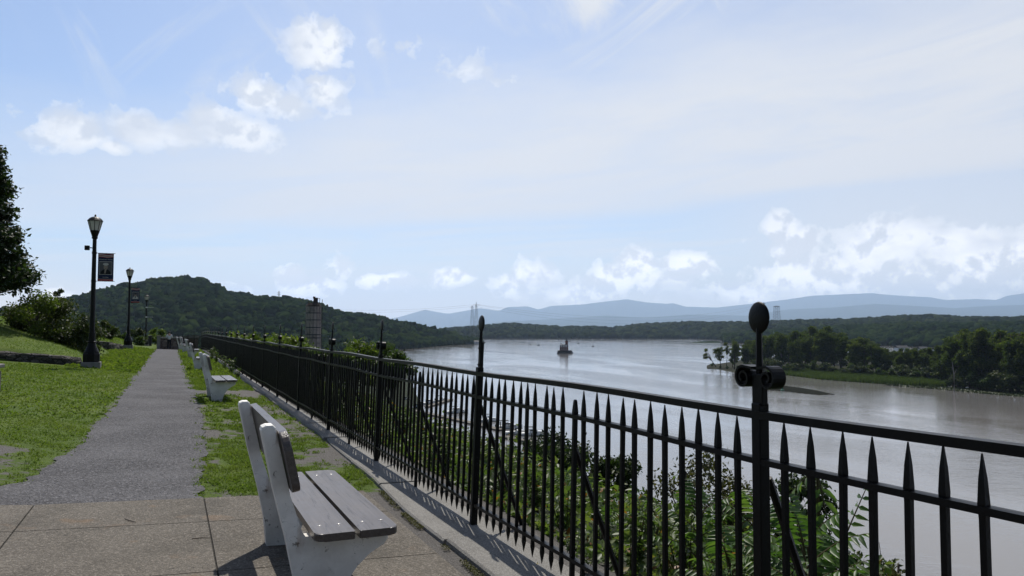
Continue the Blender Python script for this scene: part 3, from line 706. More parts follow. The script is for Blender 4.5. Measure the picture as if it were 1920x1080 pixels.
# ================================================================== simple materials
def plain(name, c, rough=0.6, spec=0.4, metal=0.0, var=0.25, sc_=8.0, bump=0.0):
    m, nt, b, P = mat(name); n = nt.noise(P, sc_, 5, 0.65)
    nt.l.new(nt.mix(nt.math('MULTIPLY', nt.smooth(n, 0.3, 0.7), var), rgb(c), rgb(tuple(x * 0.45 for x in c))), b.inputs['Base Color'])
    b.inputs['Roughness'].default_value = rough; b.inputs['Specular IOR Level'].default_value = spec; b.inputs['Metallic'].default_value = metal
    if bump: nt.l.new(nt.bump(n, 0.6, bump), b.inputs['Normal'])
    return m
M_glass = plain('frosted lantern glass', (0.62, 0.62, 0.60), 0.35, 0.5, 0, 0.1)
_nt = NT(M_glass.node_tree); _b = M_glass.node_tree.nodes['Principled BSDF']; _o = [n for n in _nt.n if n.type == 'OUTPUT_MATERIAL'][0]; _t = _nt.node('ShaderNodeBsdfTranslucent'); _t.inputs[0].default_value = (.85, .85, .83, 1)
_m = _nt.node('ShaderNodeMixShader'); _m.inputs[0].default_value = .65; _nt.l.new(_b.outputs[0], _m.inputs[1]); _nt.l.new(_t.outputs[0], _m.inputs[2]); _nt.l.new(_m.outputs[0], _o.inputs[0])
M_white = plain('white painted metal', (0.78, 0.78, 0.77), 0.4, 0.4, 0, 0.15)
M_dark = plain('dark weathered fitting', (0.02, 0.02, 0.022), 0.5, 0.3)
M_steel = plain('galvanised lattice steel', (0.16, 0.165, 0.17), 0.6, 0.3, 0, 0.2)
M_pad = plain('grey cast concrete', (0.22, 0.21, 0.20), 0.9, 0.2, 0, 0.5, 5, 0.01)
M_navy = plain('navy banner cloth', (0.018, 0.024, 0.062), 0.8, 0.2, 0, 0.15)
M_red = plain('red banner cloth', (0.26, 0.022, 0.026), 0.8, 0.2, 0, 0.2)
M_pale = plain('pale banner cloth', (0.50, 0.48, 0.46), 0.8, 0.2, 0, 0.2)
M_photo = plain('grey photograph print', (0.10, 0.098, 0.11), 0.7, 0.2, 0, 0.4)
M_skinp = plain('photograph skin print', (0.28, 0.23, 0.20), 0.7, 0.2, 0, 0.3)
M_black = plain('black print', (0.010, 0.010, 0.014), 0.7, 0.2)
def stone_mat(name, c1, c2, sc_=3.2):
    m, nt, b, P = mat(name)
    v = nt.voronoi(nt.mapping(P, (1, 1, 1.9)), sc_, out='Color'); sep = nt.node('ShaderNodeSeparateColor', ins={0: v}).outputs[0]
    e = nt.voronoi(nt.mapping(P, (1, 1, 1.9)), sc_, 'DISTANCE_TO_EDGE'); n = nt.noise(P, 22, 5, 0.7)
    c = nt.mix(sep, rgb(c1), rgb(c2)); c = nt.mix(nt.math('MULTIPLY', nt.smooth(n, 0.35, 0.7), 0.5), c, rgb(tuple(x * 0.4 for x in c1)))
    jt = nt.math('MULTIPLY', nt.math('SUBTRACT', 1.0, nt.smooth(e, 0.0, 0.10)), 0.8); c = nt.mix(jt, c, rgb((0.012, 0.011, 0.010)))
    nt.l.new(c, b.inputs['Base Color']); b.inputs['Roughness'].default_value = 0.95
    nt.l.new(nt.bump(nt.math('ADD', nt.smooth(e, 0.0, 0.12), nt.math('MULTIPLY', n, 0.4)), 1.0, 0.05), b.inputs['Normal']); return m
M_stone = stone_mat('dry fieldstone', (0.026, 0.023, 0.020), (0.14, 0.125, 0.112), 5.0)
M_brown = stone_mat('brown end wall stone', (0.15, 0.105, 0.088), (0.24, 0.19, 0.165), 2.6)

# ================================================================== lamp posts and banners
def lamp_parts():
    b = MB(); b.lathe([(0.40, -0.15), (0.40, 0.09), (0.385, 0.105)], 4, rot0=R(45)); pad = b.mesh('pad')
    b = MB(); b.lathe([(0.255, 0.10), (0.265, 0.13), (0.265, 0.36), (0.240, 0.40), (0.240, 0.43)], 8, rot0=R(22.5)); 
    b.lathe([(0.215, 0.42), (0.205, 0.47), (0.175, 0.55), (0.145, 0.61), (0.130, 0.66), (0.118, 0.72), (0.135, 0.74), (0.135, 0.77), (0.105, 0.79), (0.098, 1.06)], 16); base = b.mesh('base')
    b = MB(); n = 20; rings = []
    for z, r in ((1.05, 0.083), (1.6, 0.079), (4.22, 0.060)):
        rings.append([b.bm.verts.new(((r - 0.006 * (k % 2)) * math.cos(2 * math.pi * k / n), (r - 0.006 * (k % 2)) * math.sin(2 * math.pi * k / n), z)) for k in range(n)])
    for p, q in zip(rings, rings[1:]):
        for k in range(n): b.bm.faces.new((p[k], p[(k + 1) % n], q[(k + 1) % n], q[k]))
    pole = b.mesh('pole')
    b = MB(); b.lathe([(0.062, 4.18), (0.095, 4.21), (0.085, 4.25), (0.105, 4.33), (0.138, 4.42), (0.142, 4.46), (0.125, 4.47)], 16)
    for k in range(8):
        a = 2 * math.pi * k / 8; b.tube((0.137 * math.cos(a), 0.137 * math.sin(a), 4.46), (0.222 * math.cos(a), 0.222 * math.sin(a), 4.79), 0.011, seg=5)
    b.lathe([(0.205, 4.775), (0.236, 4.78), (0.240, 4.80), (0.225, 4.815), (0.19, 4.86), (0.13, 4.905), (0.075, 4.925), (0.03, 4.935), (0.02, 4.95), (0.032, 4.975), (0.020, 5.0), (0.004, 5.01)], 16); lan = b.mesh('lantern')
    b = MB(); b.lathe([(0.128, 4.468), (0.214, 4.778)], 8); gl = b.mesh('glass')
    b = MB(); b.tube((0.05, 0, 3.72), (0.63, 0, 3.72), 0.009, seg=6); b.tube((0.05, 0, 2.78), (0.63, 0, 2.78), 0.009, seg=6); b.lathe([(0.074, 3.68), (0.074, 3.76)], 14); b.lathe([(0.076, 2.74), (0.076, 2.82)], 14); arm = b.mesh('banner_arm')
    b = MB(); b.box((-0.215, 0, 3.88), (0.15, 0.12, 0.15), bevel=0.012); b.tube((-0.15, 0, 3.885), (-0.05, 0, 3.885), 0.018, seg=6); box = b.mesh('control_box')
    return pad, base, pole, lan, gl, arm, box
LPARTS = lamp_parts()
LL = ['tallest black lamp post, with a control box, beside the low stone wall', 'middle black lamp post with a smaller banner of a figure in white', 'farthest black lamp post with two bare banner arms near the end of the path']
LAMPS = []
for k, (px, py, Y) in enumerate(((171, 684.5, 26.0), (240, 650, 49.5), (273, 648, 76.6))):
    p = at(px, py, Y)
    l = empty('street_lamp', p, PA, LL[k], 'street lamp', 'lamp posts along the path'); LAMPS.append(p)
    link('pad', LPARTS[0], M_pad, l); link('base', LPARTS[1], M_iron, l); link('pole', LPARTS[2], M_iron, l)
    ln = link('lantern', LPARTS[3], M_iron, l); link('glass', LPARTS[4], M_glass, ln)
    a = link('banner_arm', LPARTS[5] if k < 2 else LPARTS[5].copy(), M_iron, l)
    if k == 2: a.data.materials[0] = M_white; a['label'] = 'two pale bare arms without a banner'
    if k == 0: link('control_box', LPARTS[6], M_iron, l)
def text_mesh(s, size, name):
    cu = bpy.data.curves.new(name, 'FONT'); cu.body = s; cu.size = size; cu.align_x = 'CENTER'; cu.extrude = 0.0008
    o = bpy.data.objects.new(name, cu); COL.objects.link(o); dg = bpy.context.evaluated_depsgraph_get(); dg.update()
    me = bpy.data.meshes.new_from_object(o.evaluated_get(dg)); bpy.data.objects.remove(o); return me
def banner(p, label, sailor):
    t = empty('banner', (p.x, p.y, p.z), PA, label, 'banner')
    x0, x1, z0, z1 = 0.115, 0.585, 2.79, 3.71; cx = (x0 + x1) / 2
    def flat(name, pts, m, y, th=0.003, parent=t):
        b = MB(); b.prism(pts, 1, y - th, y + th); return b.build(name, m, parent)
    def rect(a, b_, c, d): return [(a, c), (b_, c), (b_, d), (a, d)]
    b = MB(); n = 24     # cloth with a slight belly
    fr = [[b.bm.verts.new((x0 + (x1 - x0) * i / 8, -0.004 + 0.0 * math.sin(i), z0 + (z1 - z0) * j / n)) for j in range(n + 1)] for i in range(9)]
    bk = [[b.bm.verts.new((v.co.x, 0.004, v.co.z)) for v in c] for c in fr]
    for i in range(8):
        for j in range(n): b.bm.faces.new((fr[i][j], fr[i + 1][j], fr[i + 1][j + 1], fr[i][j + 1])); b.bm.faces.new((bk[i][j], bk[i][j + 1], bk[i + 1][j + 1], bk[i + 1][j]))
    cl = b.build('cloth', M_navy, t)
    def wave(zc, hh, m, nm):
        top = [(x0 + (x1 - x0) * i / 16, zc + hh + 0.012 * math.sin(i / 16 * 7 + 0.5)) for i in range(17)]; bot = [(x, z - 2 * hh) for x, z in top]
        flat(nm, bot + top[::-1], m, -0.006, 0.002)
    for k, (zc, m_) in enumerate(((3.692, M_red), (3.668, M_pale), (3.644, M_red), (3.620, M_pale), (3.598, M_red))): wave(zc - 0.012, 0.0105, m_, 'stripe')
    flat('stripe', rect(x0, x1, z0 + 0.002, z0 + 0.058), M_red, -0.006, 0.002); flat('stripe', rect(x0, x1, z0 + 0.06, z0 + 0.068), M_pale, -0.006, 0.002)
    pz0, pz1 = 3.015, 3.435
    flat('portrait_border', rect(x0 + 0.045, x1 - 0.045, pz0 - 0.012, pz1 + 0.012), M_pale, -0.006, 0.002)
    ph = flat('portrait', rect(x0 + 0.052, x1 - 0.052, pz0, pz1), M_photo, -0.008, 0.003)
    def ell(c, z, rx, rz, n=20): return [(c + rx * math.cos(2 * math.pi * k / n), z + rz * math.sin(2 * math.pi * k / n)) for k in range(n)]
    uni = M_black if sailor else M_pale
    flat('uniform', [(cx - 0.15, pz0 + 0.002), (cx + 0.15, pz0 + 0.002), (cx + 0.145, pz0 + 0.08), (cx + 0.08, pz0 + 0.15), (cx + 0.03, pz0 + 0.17), (cx - 0.03, pz0 + 0.17), (cx - 0.08, pz0 + 0.15), (cx - 0.145, pz0 + 0.08)], uni, -0.012, 0.002, ph)
    flat('scarf', [(cx - 0.04, pz0 + 0.03), (cx - 0.005, pz0 + 0.02), (cx + 0.03, pz0 + 0.165), (cx - 0.03, pz0 + 0.165)], M_skinp if sailor else M_black, -0.0145, 0.002, ph)
    flat('face', ell(cx, pz0 + 0.235, 0.062, 0.085), M_skinp, -0.016, 0.002, ph)
    for q in (-0.022, 0.022): flat('eye', ell(cx + q, pz0 + 0.25, 0.009, 0.005, 8), M_black, -0.0185, 0.001, ph)
    flat('mouth', rect(cx - 0.02, cx + 0.02, pz0 + 0.195, pz0 + 0.201), M_black, -0.0185, 0.001, ph)
    flat('cap', ell(cx, pz0 + 0.335, 0.085, 0.042) if sailor else ell(cx, pz0 + 0.31, 0.066, 0.035), M_pale if sailor else M_black, -0.0195, 0.002, ph)
    for s, sz, z in (('Hometown Heroes', 0.052, 3.495), ('U.S. Navy', 0.045, 2.90)):
        link('lettering', text_mesh(s, sz, 'lettering'), M_pale, t, (cx, -0.0065, z), (R(90), 0, 0))
banner(LAMPS[0], 'larger navy banner showing a sailor in white cap on the nearest lamp post', True)
banner(LAMPS[1], 'smaller navy banner with a pale standing figure on the middle lamp post', False)

# ================================================================== stone walls, mounds, end wall
def rough_wall(name, pts, h, th, label, m=M_stone, cap=None, parent=None):
    """pts: [(s, t, z_base, height)]"""
    b = MB(); rs = np.random.RandomState(len(pts) * 7)
    fine = []
    for (a, c) in zip(pts, pts[1:]):
        n = max(2, int(math.dist(a[:2], c[:2]) / 0.25))
        for i in range(n): f = i / n; fine.append([a[k] + (c[k] - a[k]) * f for k in range(4)])
    fine.append(list(pts[-1])); prev = None
    for i, (s, t, z, hh) in enumerate(fine):
        q = fine[min(i + 1, len(fine) - 1)]; p = fine[max(i - 1, 0)]; d = Vector((q[0] - p[0], q[1] - p[1])).normalized(); nrm = (-d.y, d.x)
        lev = [(-1, -0.25), (-1, hh * 0.35), (-1, hh * 0.7), (-0.8, hh), (0, hh + 0.02), (0.8, hh), (1, hh * 0.6), (1, -0.25)]
        ring = []
        for sd, zz in lev:
            j = rs.uniform(-0.03, 0.03); ring.append(b.bm.verts.new(st(s + nrm[0] * (sd * th / 2 + j), t + nrm[1] * (sd * th / 2 + j), z + zz + rs.uniform(-0.02, 0.02) * (zz > 0))))
        if prev:
            for k in range(len(ring) - 1): b.bm.faces.new((prev[k], prev[k + 1], ring[k + 1], ring[k]))
        else: b.bm.faces.new(ring)
        prev = ring
    b.bm.faces.new(prev[::-1])
    o = b.build(name, m, parent)
    if label: tag(o, label, 'wall')
    return o
rough_wall('stone_wall', [(-14, 29.8, g(-14, 29.8), 0.26), (-5.2, 30.2, g(-5.2, 30.2), 0.28), (-3.3, 29.9, g(-3.3, 29.9), 0.27), (-2.95, 30.4, g(-2.95, 30), 0.24)], 0.35, 0.4, 'low fieldstone retaining wall in front of the grass mound behind the tall near lamp')
rough_wall('stone_wall', [(-10, 50.5, g(-10, 50), 0.45), (-5, 50.6, g(-5, 50), 0.45), (-3.4, 50.2, g(-3.4, 50), 0.42), (-2.9, 52, g(-2.9, 51), 0.3)], 0.45, 0.5, 'distant low stone wall in front of the small mound beside the middle lamp')
e = rough_wall('stone_wall', [(-3.02, 17.85, g(-3.0, 17.8), 0.40), (-5.2, 17.6, g(-5.2, 17.6), 0.42)], 0.4, 0.42, 'end of a low dark stone wall with a pale coping by the left edge of the lawn')
b = MB(); c0 = st(-4.1, 17.73, g(-4.1, 17.8) + 0.46); b.box((0, 0, 0), (2.26, 0.5, 0.07), M=Matrix.Translation(c0) @ Matrix.Rotation(PA - 0.11, 4, 'Z') @ Matrix.Rotation(0.055, 4, 'Y'), bevel=0.015)
b.build('coping', M_pad, e)
def mound(name, s0, s1, t0, t1, hf, bare_):
    ss = np.linspace(s0, s1, 60); tt = np.linspace(t0, t1, 60); A, B = np.meshgrid(ss, tt, indexing='ij')
    H = hf(A, B); Z = np.maximum(gz(A, B) + H, gz(A, B) - 0.25)
    me = grid_mesh(name, A * NX + B * UX, A * NY + B * UY, Z, attr={'bare': np.zeros_like(A), 'slope': np.zeros_like(A)})
    tag(link(name, me, M_ground), kind='structure'); return hf
m1 = lambda A, B: (0.30 + np.clip((-A - 3.0) * 0.24, 0, 1.1) * smooth01((B - 29.0) / 9 + 0.15)) * smooth01((-A - 2.75) / 0.5) * smooth01((B - 30.0) / 0.3) * smooth01((47 - B) / 4)
m2 = lambda A, B: (0.40 + np.clip((-A - 3.0) * 0.20, 0, 1.0) * smooth01((B - 50) / 7)) * smooth01((-A - 2.75) / 0.6) * smooth01((B - 50.4) / 0.3) * smooth01((68 - B) / 4) - 0.02
mound('grass_mound', -16, -2.6, 29.9, 48, m1, 0); mound('grass_bank', -11, -2.6, 50.2, 69, m2, 0)
# parapet closing the promenade
t = empty('end_wall', st(-0.5, 88, -0.42), PA, 'brown stone parapet with pale coping closing the end of the path', 'wall')
b = MB(); b.box((1.1, 0, 0.18), (3.8, 0.45, 1.66)); b.build('wall', M_brown, t)
b = MB(); b.box((1.1, 0, 1.09), (4.0, 0.6, 0.16), bevel=0.02); b.build('coping', M_kerb, t)
for px, lb in ((281, 'short dark post at the left end of the far parapet'), (297, 'short pale post at the left end of the far parapet')):
    q = at(px, 652, 80); b = MB(); b.box((0, 0, 0.4), (0.32, 0.32, 1.5), bevel=0.03); b.box((0, 0, 1.18), (0.42, 0.42, 0.1), bevel=0.02)
    tag(b.build('stone_post', M_dark if px < 290 else M_pad, None, q, (0, 0, PA)), lb, 'post')

# ================================================================== the standing person
def skin_mesh(name, joints, edges, radii, m, parent, root=0, sub=2):
    me = bpy.data.meshes.new(name); me.from_pydata(joints, edges, []); o = link(name, me, m, parent)
    md = o.modifiers.new('Skin', 'SKIN'); md.use_smooth_shade = True
    sv = me.skin_vertices[0] if me.skin_vertices else None
    if sv is None:
        bm = bmesh.new(); bm.from_mesh(me); bm.verts.layers.skin.verify(); bm.to_mesh(me); bm.free(); sv = me.skin_vertices[0]
    for i, r in enumerate(radii): sv.data[i].radius = r if hasattr(r, '__len__') else (r, r); sv.data[i].use_root = (i == root)
    o.modifiers.new('Subdivision', 'SUBSURF').levels = sub; o.modifiers['Subdivision'].render_levels = sub
    return o
M_skin = plain('skin', (0.36, 0.22, 0.16), 0.5, 0.4, 0, 0.1); M_shirt = plain('pale grey shirt', (0.50, 0.51, 0.54), 0.9, 0.2, 0, 0.2); M_trous = plain('dark navy trousers', (0.014, 0.016, 0.024), 0.9, 0.2); M_hair = plain('dark hair', (0.012, 0.010, 0.009), 0.6, 0.3)
q = at(317, 655, 75); gs, gt = to_st(q); q = gst(gs, gt)
pr = empty('person', q, PA + 0.2, 'person in a pale grey shirt and dark trousers standing before the end wall', 'person')
J = [(0, 0, .94), (0, 0.01, 1.12), (0, 0.01, 1.34), (0, 0.0, 1.47), (0, 0.01, 1.56), (0, 0.015, 1.68), (-.09, 0, .90), (-.10, 0.02, .50), (-.105, -.02, .08), (-.11, 0.13, .04), (.09, 0, .90), (.10, 0.02, .50), (.11, -.02, .08), (.115, 0.13, .04),
     (-.19, 0, 1.40), (-.27, 0.04, 1.14), (-.17, 0.23, 1.22), (-.10, 0.30, 1.27), (.19, 0, 1.40), (.27, 0.04, 1.14), (.17, 0.23, 1.22), (.10, 0.30, 1.27)]
E = [(0, 1), (1, 2), (2, 3), (3, 4), (4, 5), (0, 6), (6, 7), (7, 8), (8, 9), (0, 10), (10, 11), (11, 12), (12, 13), (2, 14), (14, 15), (15, 16), (16, 17), (2, 18), (18, 19), (19, 20), (20, 21)]
rad = [(.14, .10), (.13, .095), (.15, .10), .055, .075, .085, .085, .055, .04, .035, .085, .055, .04, .035, .055, .042, .034, .028, .055, .042, .034, .028]
skin_mesh('body', J, E, rad, M_skin, pr)
ids = [0, 1, 2, 14, 15, 18, 19]; mp = {k: i for i, k in enumerate(ids)}
skin_mesh('shirt', [J[k] for k in ids], [(mp[a], mp[c]) for a, c in E if a in mp and c in mp], [(.165, .125), (.16, .12), (.175, .12), .075, .058, .075, .058], M_shirt, pr)
ids = [0, 6, 7, 8, 10, 11, 12]; mp = {k: i for i, k in enumerate(ids)}
skin_mesh('trousers', [J[k] for k in ids], [(mp[a], mp[c]) for a, c in E if a in mp and c in mp], [(.155, .115), .10, .072, .06, .10, .072, .06], M_trous, pr)
b = MB(); b.ball((0, -0.01, 1.70), (0.098, 0.108, 0.098), 3); b.build('hair', M_hair, pr)
# ================================================================== leaves, plants and trees
def leaf_mat(name, c1, c2, c3, trans=0.35, big=0.6, rough=0.55, tint=None, wi=0.5, wn=0.4, spec=0.3):
    m, nt, b, P = mat(name); out = [n for n in nt.n if n.type == 'OUTPUT_MATERIAL'][0]
    isl = nt.node('ShaderNodeNewGeometry').outputs['Random Per Island']; oi = nt.node('ShaderNodeObjectInfo').outputs['Random']
    n1 = nt.noise(P, big, 3, 0.6)
    f = nt.math('ADD', nt.math('MULTIPLY', isl, wi), nt.math('ADD', nt.math('MULTIPLY', n1, wn), nt.math('MULTIPLY', oi, 0.22)))
    c = nt.ramp(f, [(0.25, c1), (0.55, c2), (0.9, c3)])
    if tint: c = nt.mix(nt.smooth(isl, 0.955, 0.97), c, rgb(tint))
    nt.l.new(c, b.inputs['Base Color']); b.inputs['Roughness'].default_value = rough; b.inputs['Specular IOR Level'].default_value = spec
    tr = nt.node('ShaderNodeBsdfTranslucent'); nt.l.new(nt.mix(1.0, c, rgb((1.35, 1.5, 0.7)), 'MULTIPLY'), tr.inputs[0])
    mx = nt.node('ShaderNodeMixShader'); mx.inputs[0].default_value = trans
    nt.l.new(b.outputs[0], mx.inputs[1]); nt.l.new(tr.outputs[0], mx.inputs[2]); nt.l.new(mx.outputs[0], out.inputs[0]); return m
L_dark = leaf_mat('dark green leaves', (0.010, 0.020, 0.006), (0.022, 0.040, 0.010), (0.048, 0.070, 0.017), 0.28)
L_mid = leaf_mat('mid green leaves', (0.018, 0.036, 0.008), (0.040, 0.068, 0.014), (0.075, 0.105, 0.022))
L_bright = leaf_mat('yellow green leaves', (0.040, 0.066, 0.010), (0.080, 0.115, 0.018), (0.125, 0.16, 0.028), 0.45)
L_brown = leaf_mat('olive browning leaves', (0.026, 0.031, 0.010), (0.058, 0.062, 0.019), (0.105, 0.088, 0.032))
L_weed = leaf_mat('mixed weed leaves', (0.030, 0.056, 0.013), (0.075, 0.118, 0.030), (0.150, 0.175, 0.058), 0.4, 2.0, 0.45, (0.20, 0.085, 0.02))
L_sumac = leaf_mat('sumac leaflets', (0.028, 0.062, 0.015), (0.056, 0.112, 0.024), (0.105, 0.160, 0.040), 0.42, 2.0, 0.42)
L_isl = leaf_mat('island tree leaves', (0.022, 0.036, 0.010), (0.046, 0.068, 0.016), (0.095, 0.112, 0.026), 0.45, 0.10, 0.7, None, 0.5, 0.4, 0.12)
L_bush = leaf_mat('shrub leaves', (0.014, 0.024, 0.007), (0.032, 0.048, 0.011), (0.07, 0.085, 0.018), 0.32, 1.3)
L_reed = leaf_mat('reed blades', (0.042, 0.064, 0.018), (0.064, 0.090, 0.023), (0.088, 0.112, 0.032), 0.35, 0.05)
L_grass = leaf_mat('grass blades', (0.042, 0.074, 0.012), (0.086, 0.134, 0.020), (0.150, 0.185, 0.040), 0.42, 0.7, 0.8, None, 0.30, 0.75, 0.06)
M_bark = plain('grey brown bark', (0.075, 0.062, 0.050), 0.95, 0.1, 0, 0.6, 6, 0.03)
M_barkp = plain('pale dead bark', (0.22, 0.20, 0.175), 0.95, 0.1, 0, 0.4, 6, 0.03)

def cards(P, size, rs, up=0.5, aspect=0.5, fold=0.25, dirs=None):
    """leaf-shaped faces: base, two sides, tip; folded on the midrib"""
    n = len(P); size = np.broadcast_to(size, (n,))
    a = rs.normal(size=(n, 3)); 
    if dirs is not None: a = a * 0.5 + dirs
    a /= np.linalg.norm(a, axis=1, keepdims=True) + 1e-9
    nn = rs.normal(size=(n, 3)) * 0.8 + np.array([0, 0, up * 2]); b = np.cross(nn, a); b /= np.linalg.norm(b, axis=1, keepdims=True) + 1e-9
    c = np.cross(a, b)
    L = size[:, None]; base = P - a * L * 0.5; tip = P + a * L * 0.5 - c * L * 0.08
    l = P + b * L * aspect * 0.5 + c * L * fold * 0.3 - a * L * 0.06; r = P - b * L * aspect * 0.5 + c * L * fold * 0.3 - a * L * 0.06
    V = np.stack([base, l, tip, r], 1).reshape(-1, 3); i = np.arange(n)[:, None] * 4
    T = np.concatenate([i + [0, 1, 2], i + [0, 2, 3]], 1).reshape(-1, 3); return V, T
def crown_pts(clumps, n, rs, shell=0.55):
    C = np.array([c[:3] for c in clumps]); Rr = np.array([c[3] for c in clumps]); p = Rr ** 2.2; k = rs.choice(len(C), n, p=p / p.sum())
    d = rs.normal(size=(n, 3)); d /= np.linalg.norm(d, axis=1, keepdims=True)
    r = Rr[k] * (shell + (1 - shell) * rs.rand(n)) * np.clip(rs.normal(0.88, 0.16, n), 0.3, 1.35)
    return C[k] + d * r[:, None] * np.array([1, 1, 0.78]), d
def crown_mesh(name, clumps, n, size, seed, up=0.4, aspect=0.55, shell=0.5, jit=0.4):
    rs = np.random.RandomState(seed); P, d = crown_pts(clumps, n, rs, shell)
    V, T = cards(P, size * rs.uniform(1 - jit, 1 + jit, n), rs, up, aspect, dirs=d * 0.5 + np.array([0, 0, -0.15])); return np_mesh(name, V, tris=T)
def trunk_mesh(name, H, r, clumps, seed, lean_=(0, 0), fork=0.35, bow=0.3, base=-0.6):
    rng = random.Random(seed); b = MB(); pts = []; rad = []
    n = 7
    for i in range(n + 1):
        f = i / n; pts.append((lean_[0] * f + bow * math.sin(f * 2.4) * 0.3, lean_[1] * f, base + (H - base) * f)); rad.append(r * (1 - 0.82 * f) + (r * 0.5 if i == 0 else 0))
    b.path(pts, rad, 7)
    for c in clumps:
        h = max(fork * H, min(H * 0.85, c[2] - math.hypot(c[0], c[1]) * 0.9 - c[3] * 0.3)); f = (h - base) / (H - base); k = min(n - 1, int(f * n)); ff = f * n - k
        s0 = Vector(pts[k]).lerp(Vector(pts[k + 1]), max(0, min(1, ff))); e_ = Vector(c[:3]); mid = s0.lerp(e_, 0.5) + Vector((rng.uniform(-.1, .1), rng.uniform(-.1, .1), 0.12)) * (e_ - s0).length
        rr = r * (1 - 0.82 * f) * 0.55; b.path([s0, mid, e_], [rr, rr * 0.6, rr * 0.2], 5)
        for q in range(3):
            e2 = e_ + Vector((rng.uniform(-1, 1), rng.uniform(-1, 1), rng.uniform(-.2, 1))) * c[3] * 0.8; b.path([mid.lerp(e_, 0.6), e2], [rr * 0.35, rr * 0.08], 4)
    return b.mesh(name, True)
def clumps_ellipsoid(n, cx, cy, cz, rx, ry, rz, rmin, rmax, seed, taper=0.0):
    rng = random.Random(seed); out = []
    while len(out) < n:
        x, y, z = rng.uniform(-1, 1), rng.uniform(-1, 1), rng.uniform(-1, 1)
        k = 1 - taper * (z + 1) / 2
        if (x / k) ** 2 + (y / k) ** 2 + z * z > 1: continue
        out.append((cx + x * rx, cy + y * ry, cz + z * rz, rng.uniform(rmin, rmax)))
    return out
def put_tree(name, cme, tme, lm, bm_, loc, sc_, rz, label, cat='tree', group=None):
    t = empty(name, loc, rz, label, cat, group); t.scale = sc_ if hasattr(sc_, '__len__') else (sc_,) * 3
    link('crown', cme, lm, t)
    if tme: link('trunk', tme, bm_, t)
    return t

# ---- wooded island across the channel: tall trees, each its own
ISL_V = []
for k in range(7):
    rng = random.Random(50 + k); H = 25
    cl = clumps_ellipsoid(20 + k % 3 * 4, 0, 0, 14.5, 4.6 + (k % 3) * 0.9, 4.6, 10.0, 1.5, 2.9, 60 + k, 0.45)
    ISL_V.append((crown_mesh('crown', cl, 4200, 0.92, 70 + k, 0.3), trunk_mesh('trunk', 22, 0.42, cl[:12], 80 + k, (rng.uniform(-1, 1), rng.uniform(-1, 1)))))
for k in range(3):       # low round understorey
    cl = clumps_ellipsoid(12, 0, 0, 3.6, 3.4, 3.4, 2.4, 1.2, 2.0, 160 + k)
    ISL_V.append((crown_mesh('crown', cl, 1500, 0.75, 170 + k, 0.3), trunk_mesh('trunk', 4, 0.2, cl[:5], 180 + k)))
IZ = WATER_Z + 0.8
SHORE = [(1338, 692), (1352, 695), (1380, 699), (1420, 700), (1475, 704), (1540, 711), (1620, 717), (1700, 722), (1760, 728), (1840, 735), (1920, 742), (2040, 752), (2200, 765)]
BACK = [(1338, 684), (1400, 672), (1500, 666), (1700, 662), (1920, 662), (2200, 664)]
pxs = np.linspace(1325, 2200, 160); X = np.zeros((160, 8)); Y = X.copy(); Z = X.copy()
for i, px in enumerate(pxs):
    a = on_z(px, np.interp(px, *zip(*SHORE)) + 1.2 * math.sin(px * 0.12) * 0.5, WATER_Z); c = on_z(px, np.interp(px, *zip(*BACK)), WATER_Z)
    for j in range(8): f = j / 7; p = a.lerp(c, f); X[i, j], Y[i, j] = p.x, p.y; Z[i, j] = WATER_Z - 0.25 + 1.3 * math.sin(f * math.pi) ** 0.35 * (1 if i else 0.2)
tag(link('island_land', grid_mesh('island_land', X, Y, Z), plain('marsh mud and roots', (0.020, 0.022, 0.010), 0.95, 0.1, 0, 0.5, 0.4)), kind='structure')
rng = random.Random(8); n_isl = 0
GI = 'trees of the wooded island'
def isl_tree(px, py, h, v, label, lm=None, name='island_tree', group=GI):
    p = on_z(px, py, IZ - 0.4); s_ = h / (25.5 if v < 7 else 6.4)
    return put_tree(name, ISL_V[v][0], ISL_V[v][1], lm or L_isl, M_bark, p, (s_ * rng.uniform(.9, 1.15), s_ * rng.uniform(.9, 1.15), s_), rng.uniform(0, 6.28), label, 'tree', group)
TOPS = [(1370, 660), (1395, 640), (1430, 628), (1470, 620), (1500, 617), (1540, 616), (1580, 622), (1600, 630), (1630, 632), (1660, 646), (1690, 650), (1710, 640), (1740, 652), (1765, 640), (1785, 626), (1815, 620), (1850, 622), (1890, 617), (1920, 618), (2000, 612), (2100, 615)]
px = 1378.0
while px < 2060:
    for row, off in enumerate((5, 11, 19)):
        x = px + rng.uniform(-8, 8); sb = np.interp(x, *zip(*SHORE)); by = sb - off - rng.uniform(0, 3)
        if 1500 < x < 1760: by -= 7
        d = on_z(x, by, IZ).y; top = np.interp(x, *zip(*TOPS)) + rng.uniform(-3, 9) - (2 if row == 2 else 0); h = (at(x, top, d).z - IZ) * (1.06 if 1640 < x < 1775 else 1.12)
        if h < 5: continue
        isl_tree(x, by, max(8, h), rng.randrange(7), 'tall dark green tree among many in the wood across the channel'); n_isl += 1
    px += rng.uniform(12, 19)
px = 1336.0
while px < 2040:
    sb = np.interp(px, *zip(*SHORE)); isl_tree(px, sb - (4 if px < 1500 or px > 1770 else 10), (rng.uniform(4, 9) if px > 1395 else rng.uniform(1.5, 3.5)), 7 + rng.randrange(3), 'low rounded shrub at the foot of the island trees', L_bush if rng.random() < .7 else L_mid, 'island_shrub', 'shrubs at the foot of the island trees'); px += rng.uniform(10, 22)
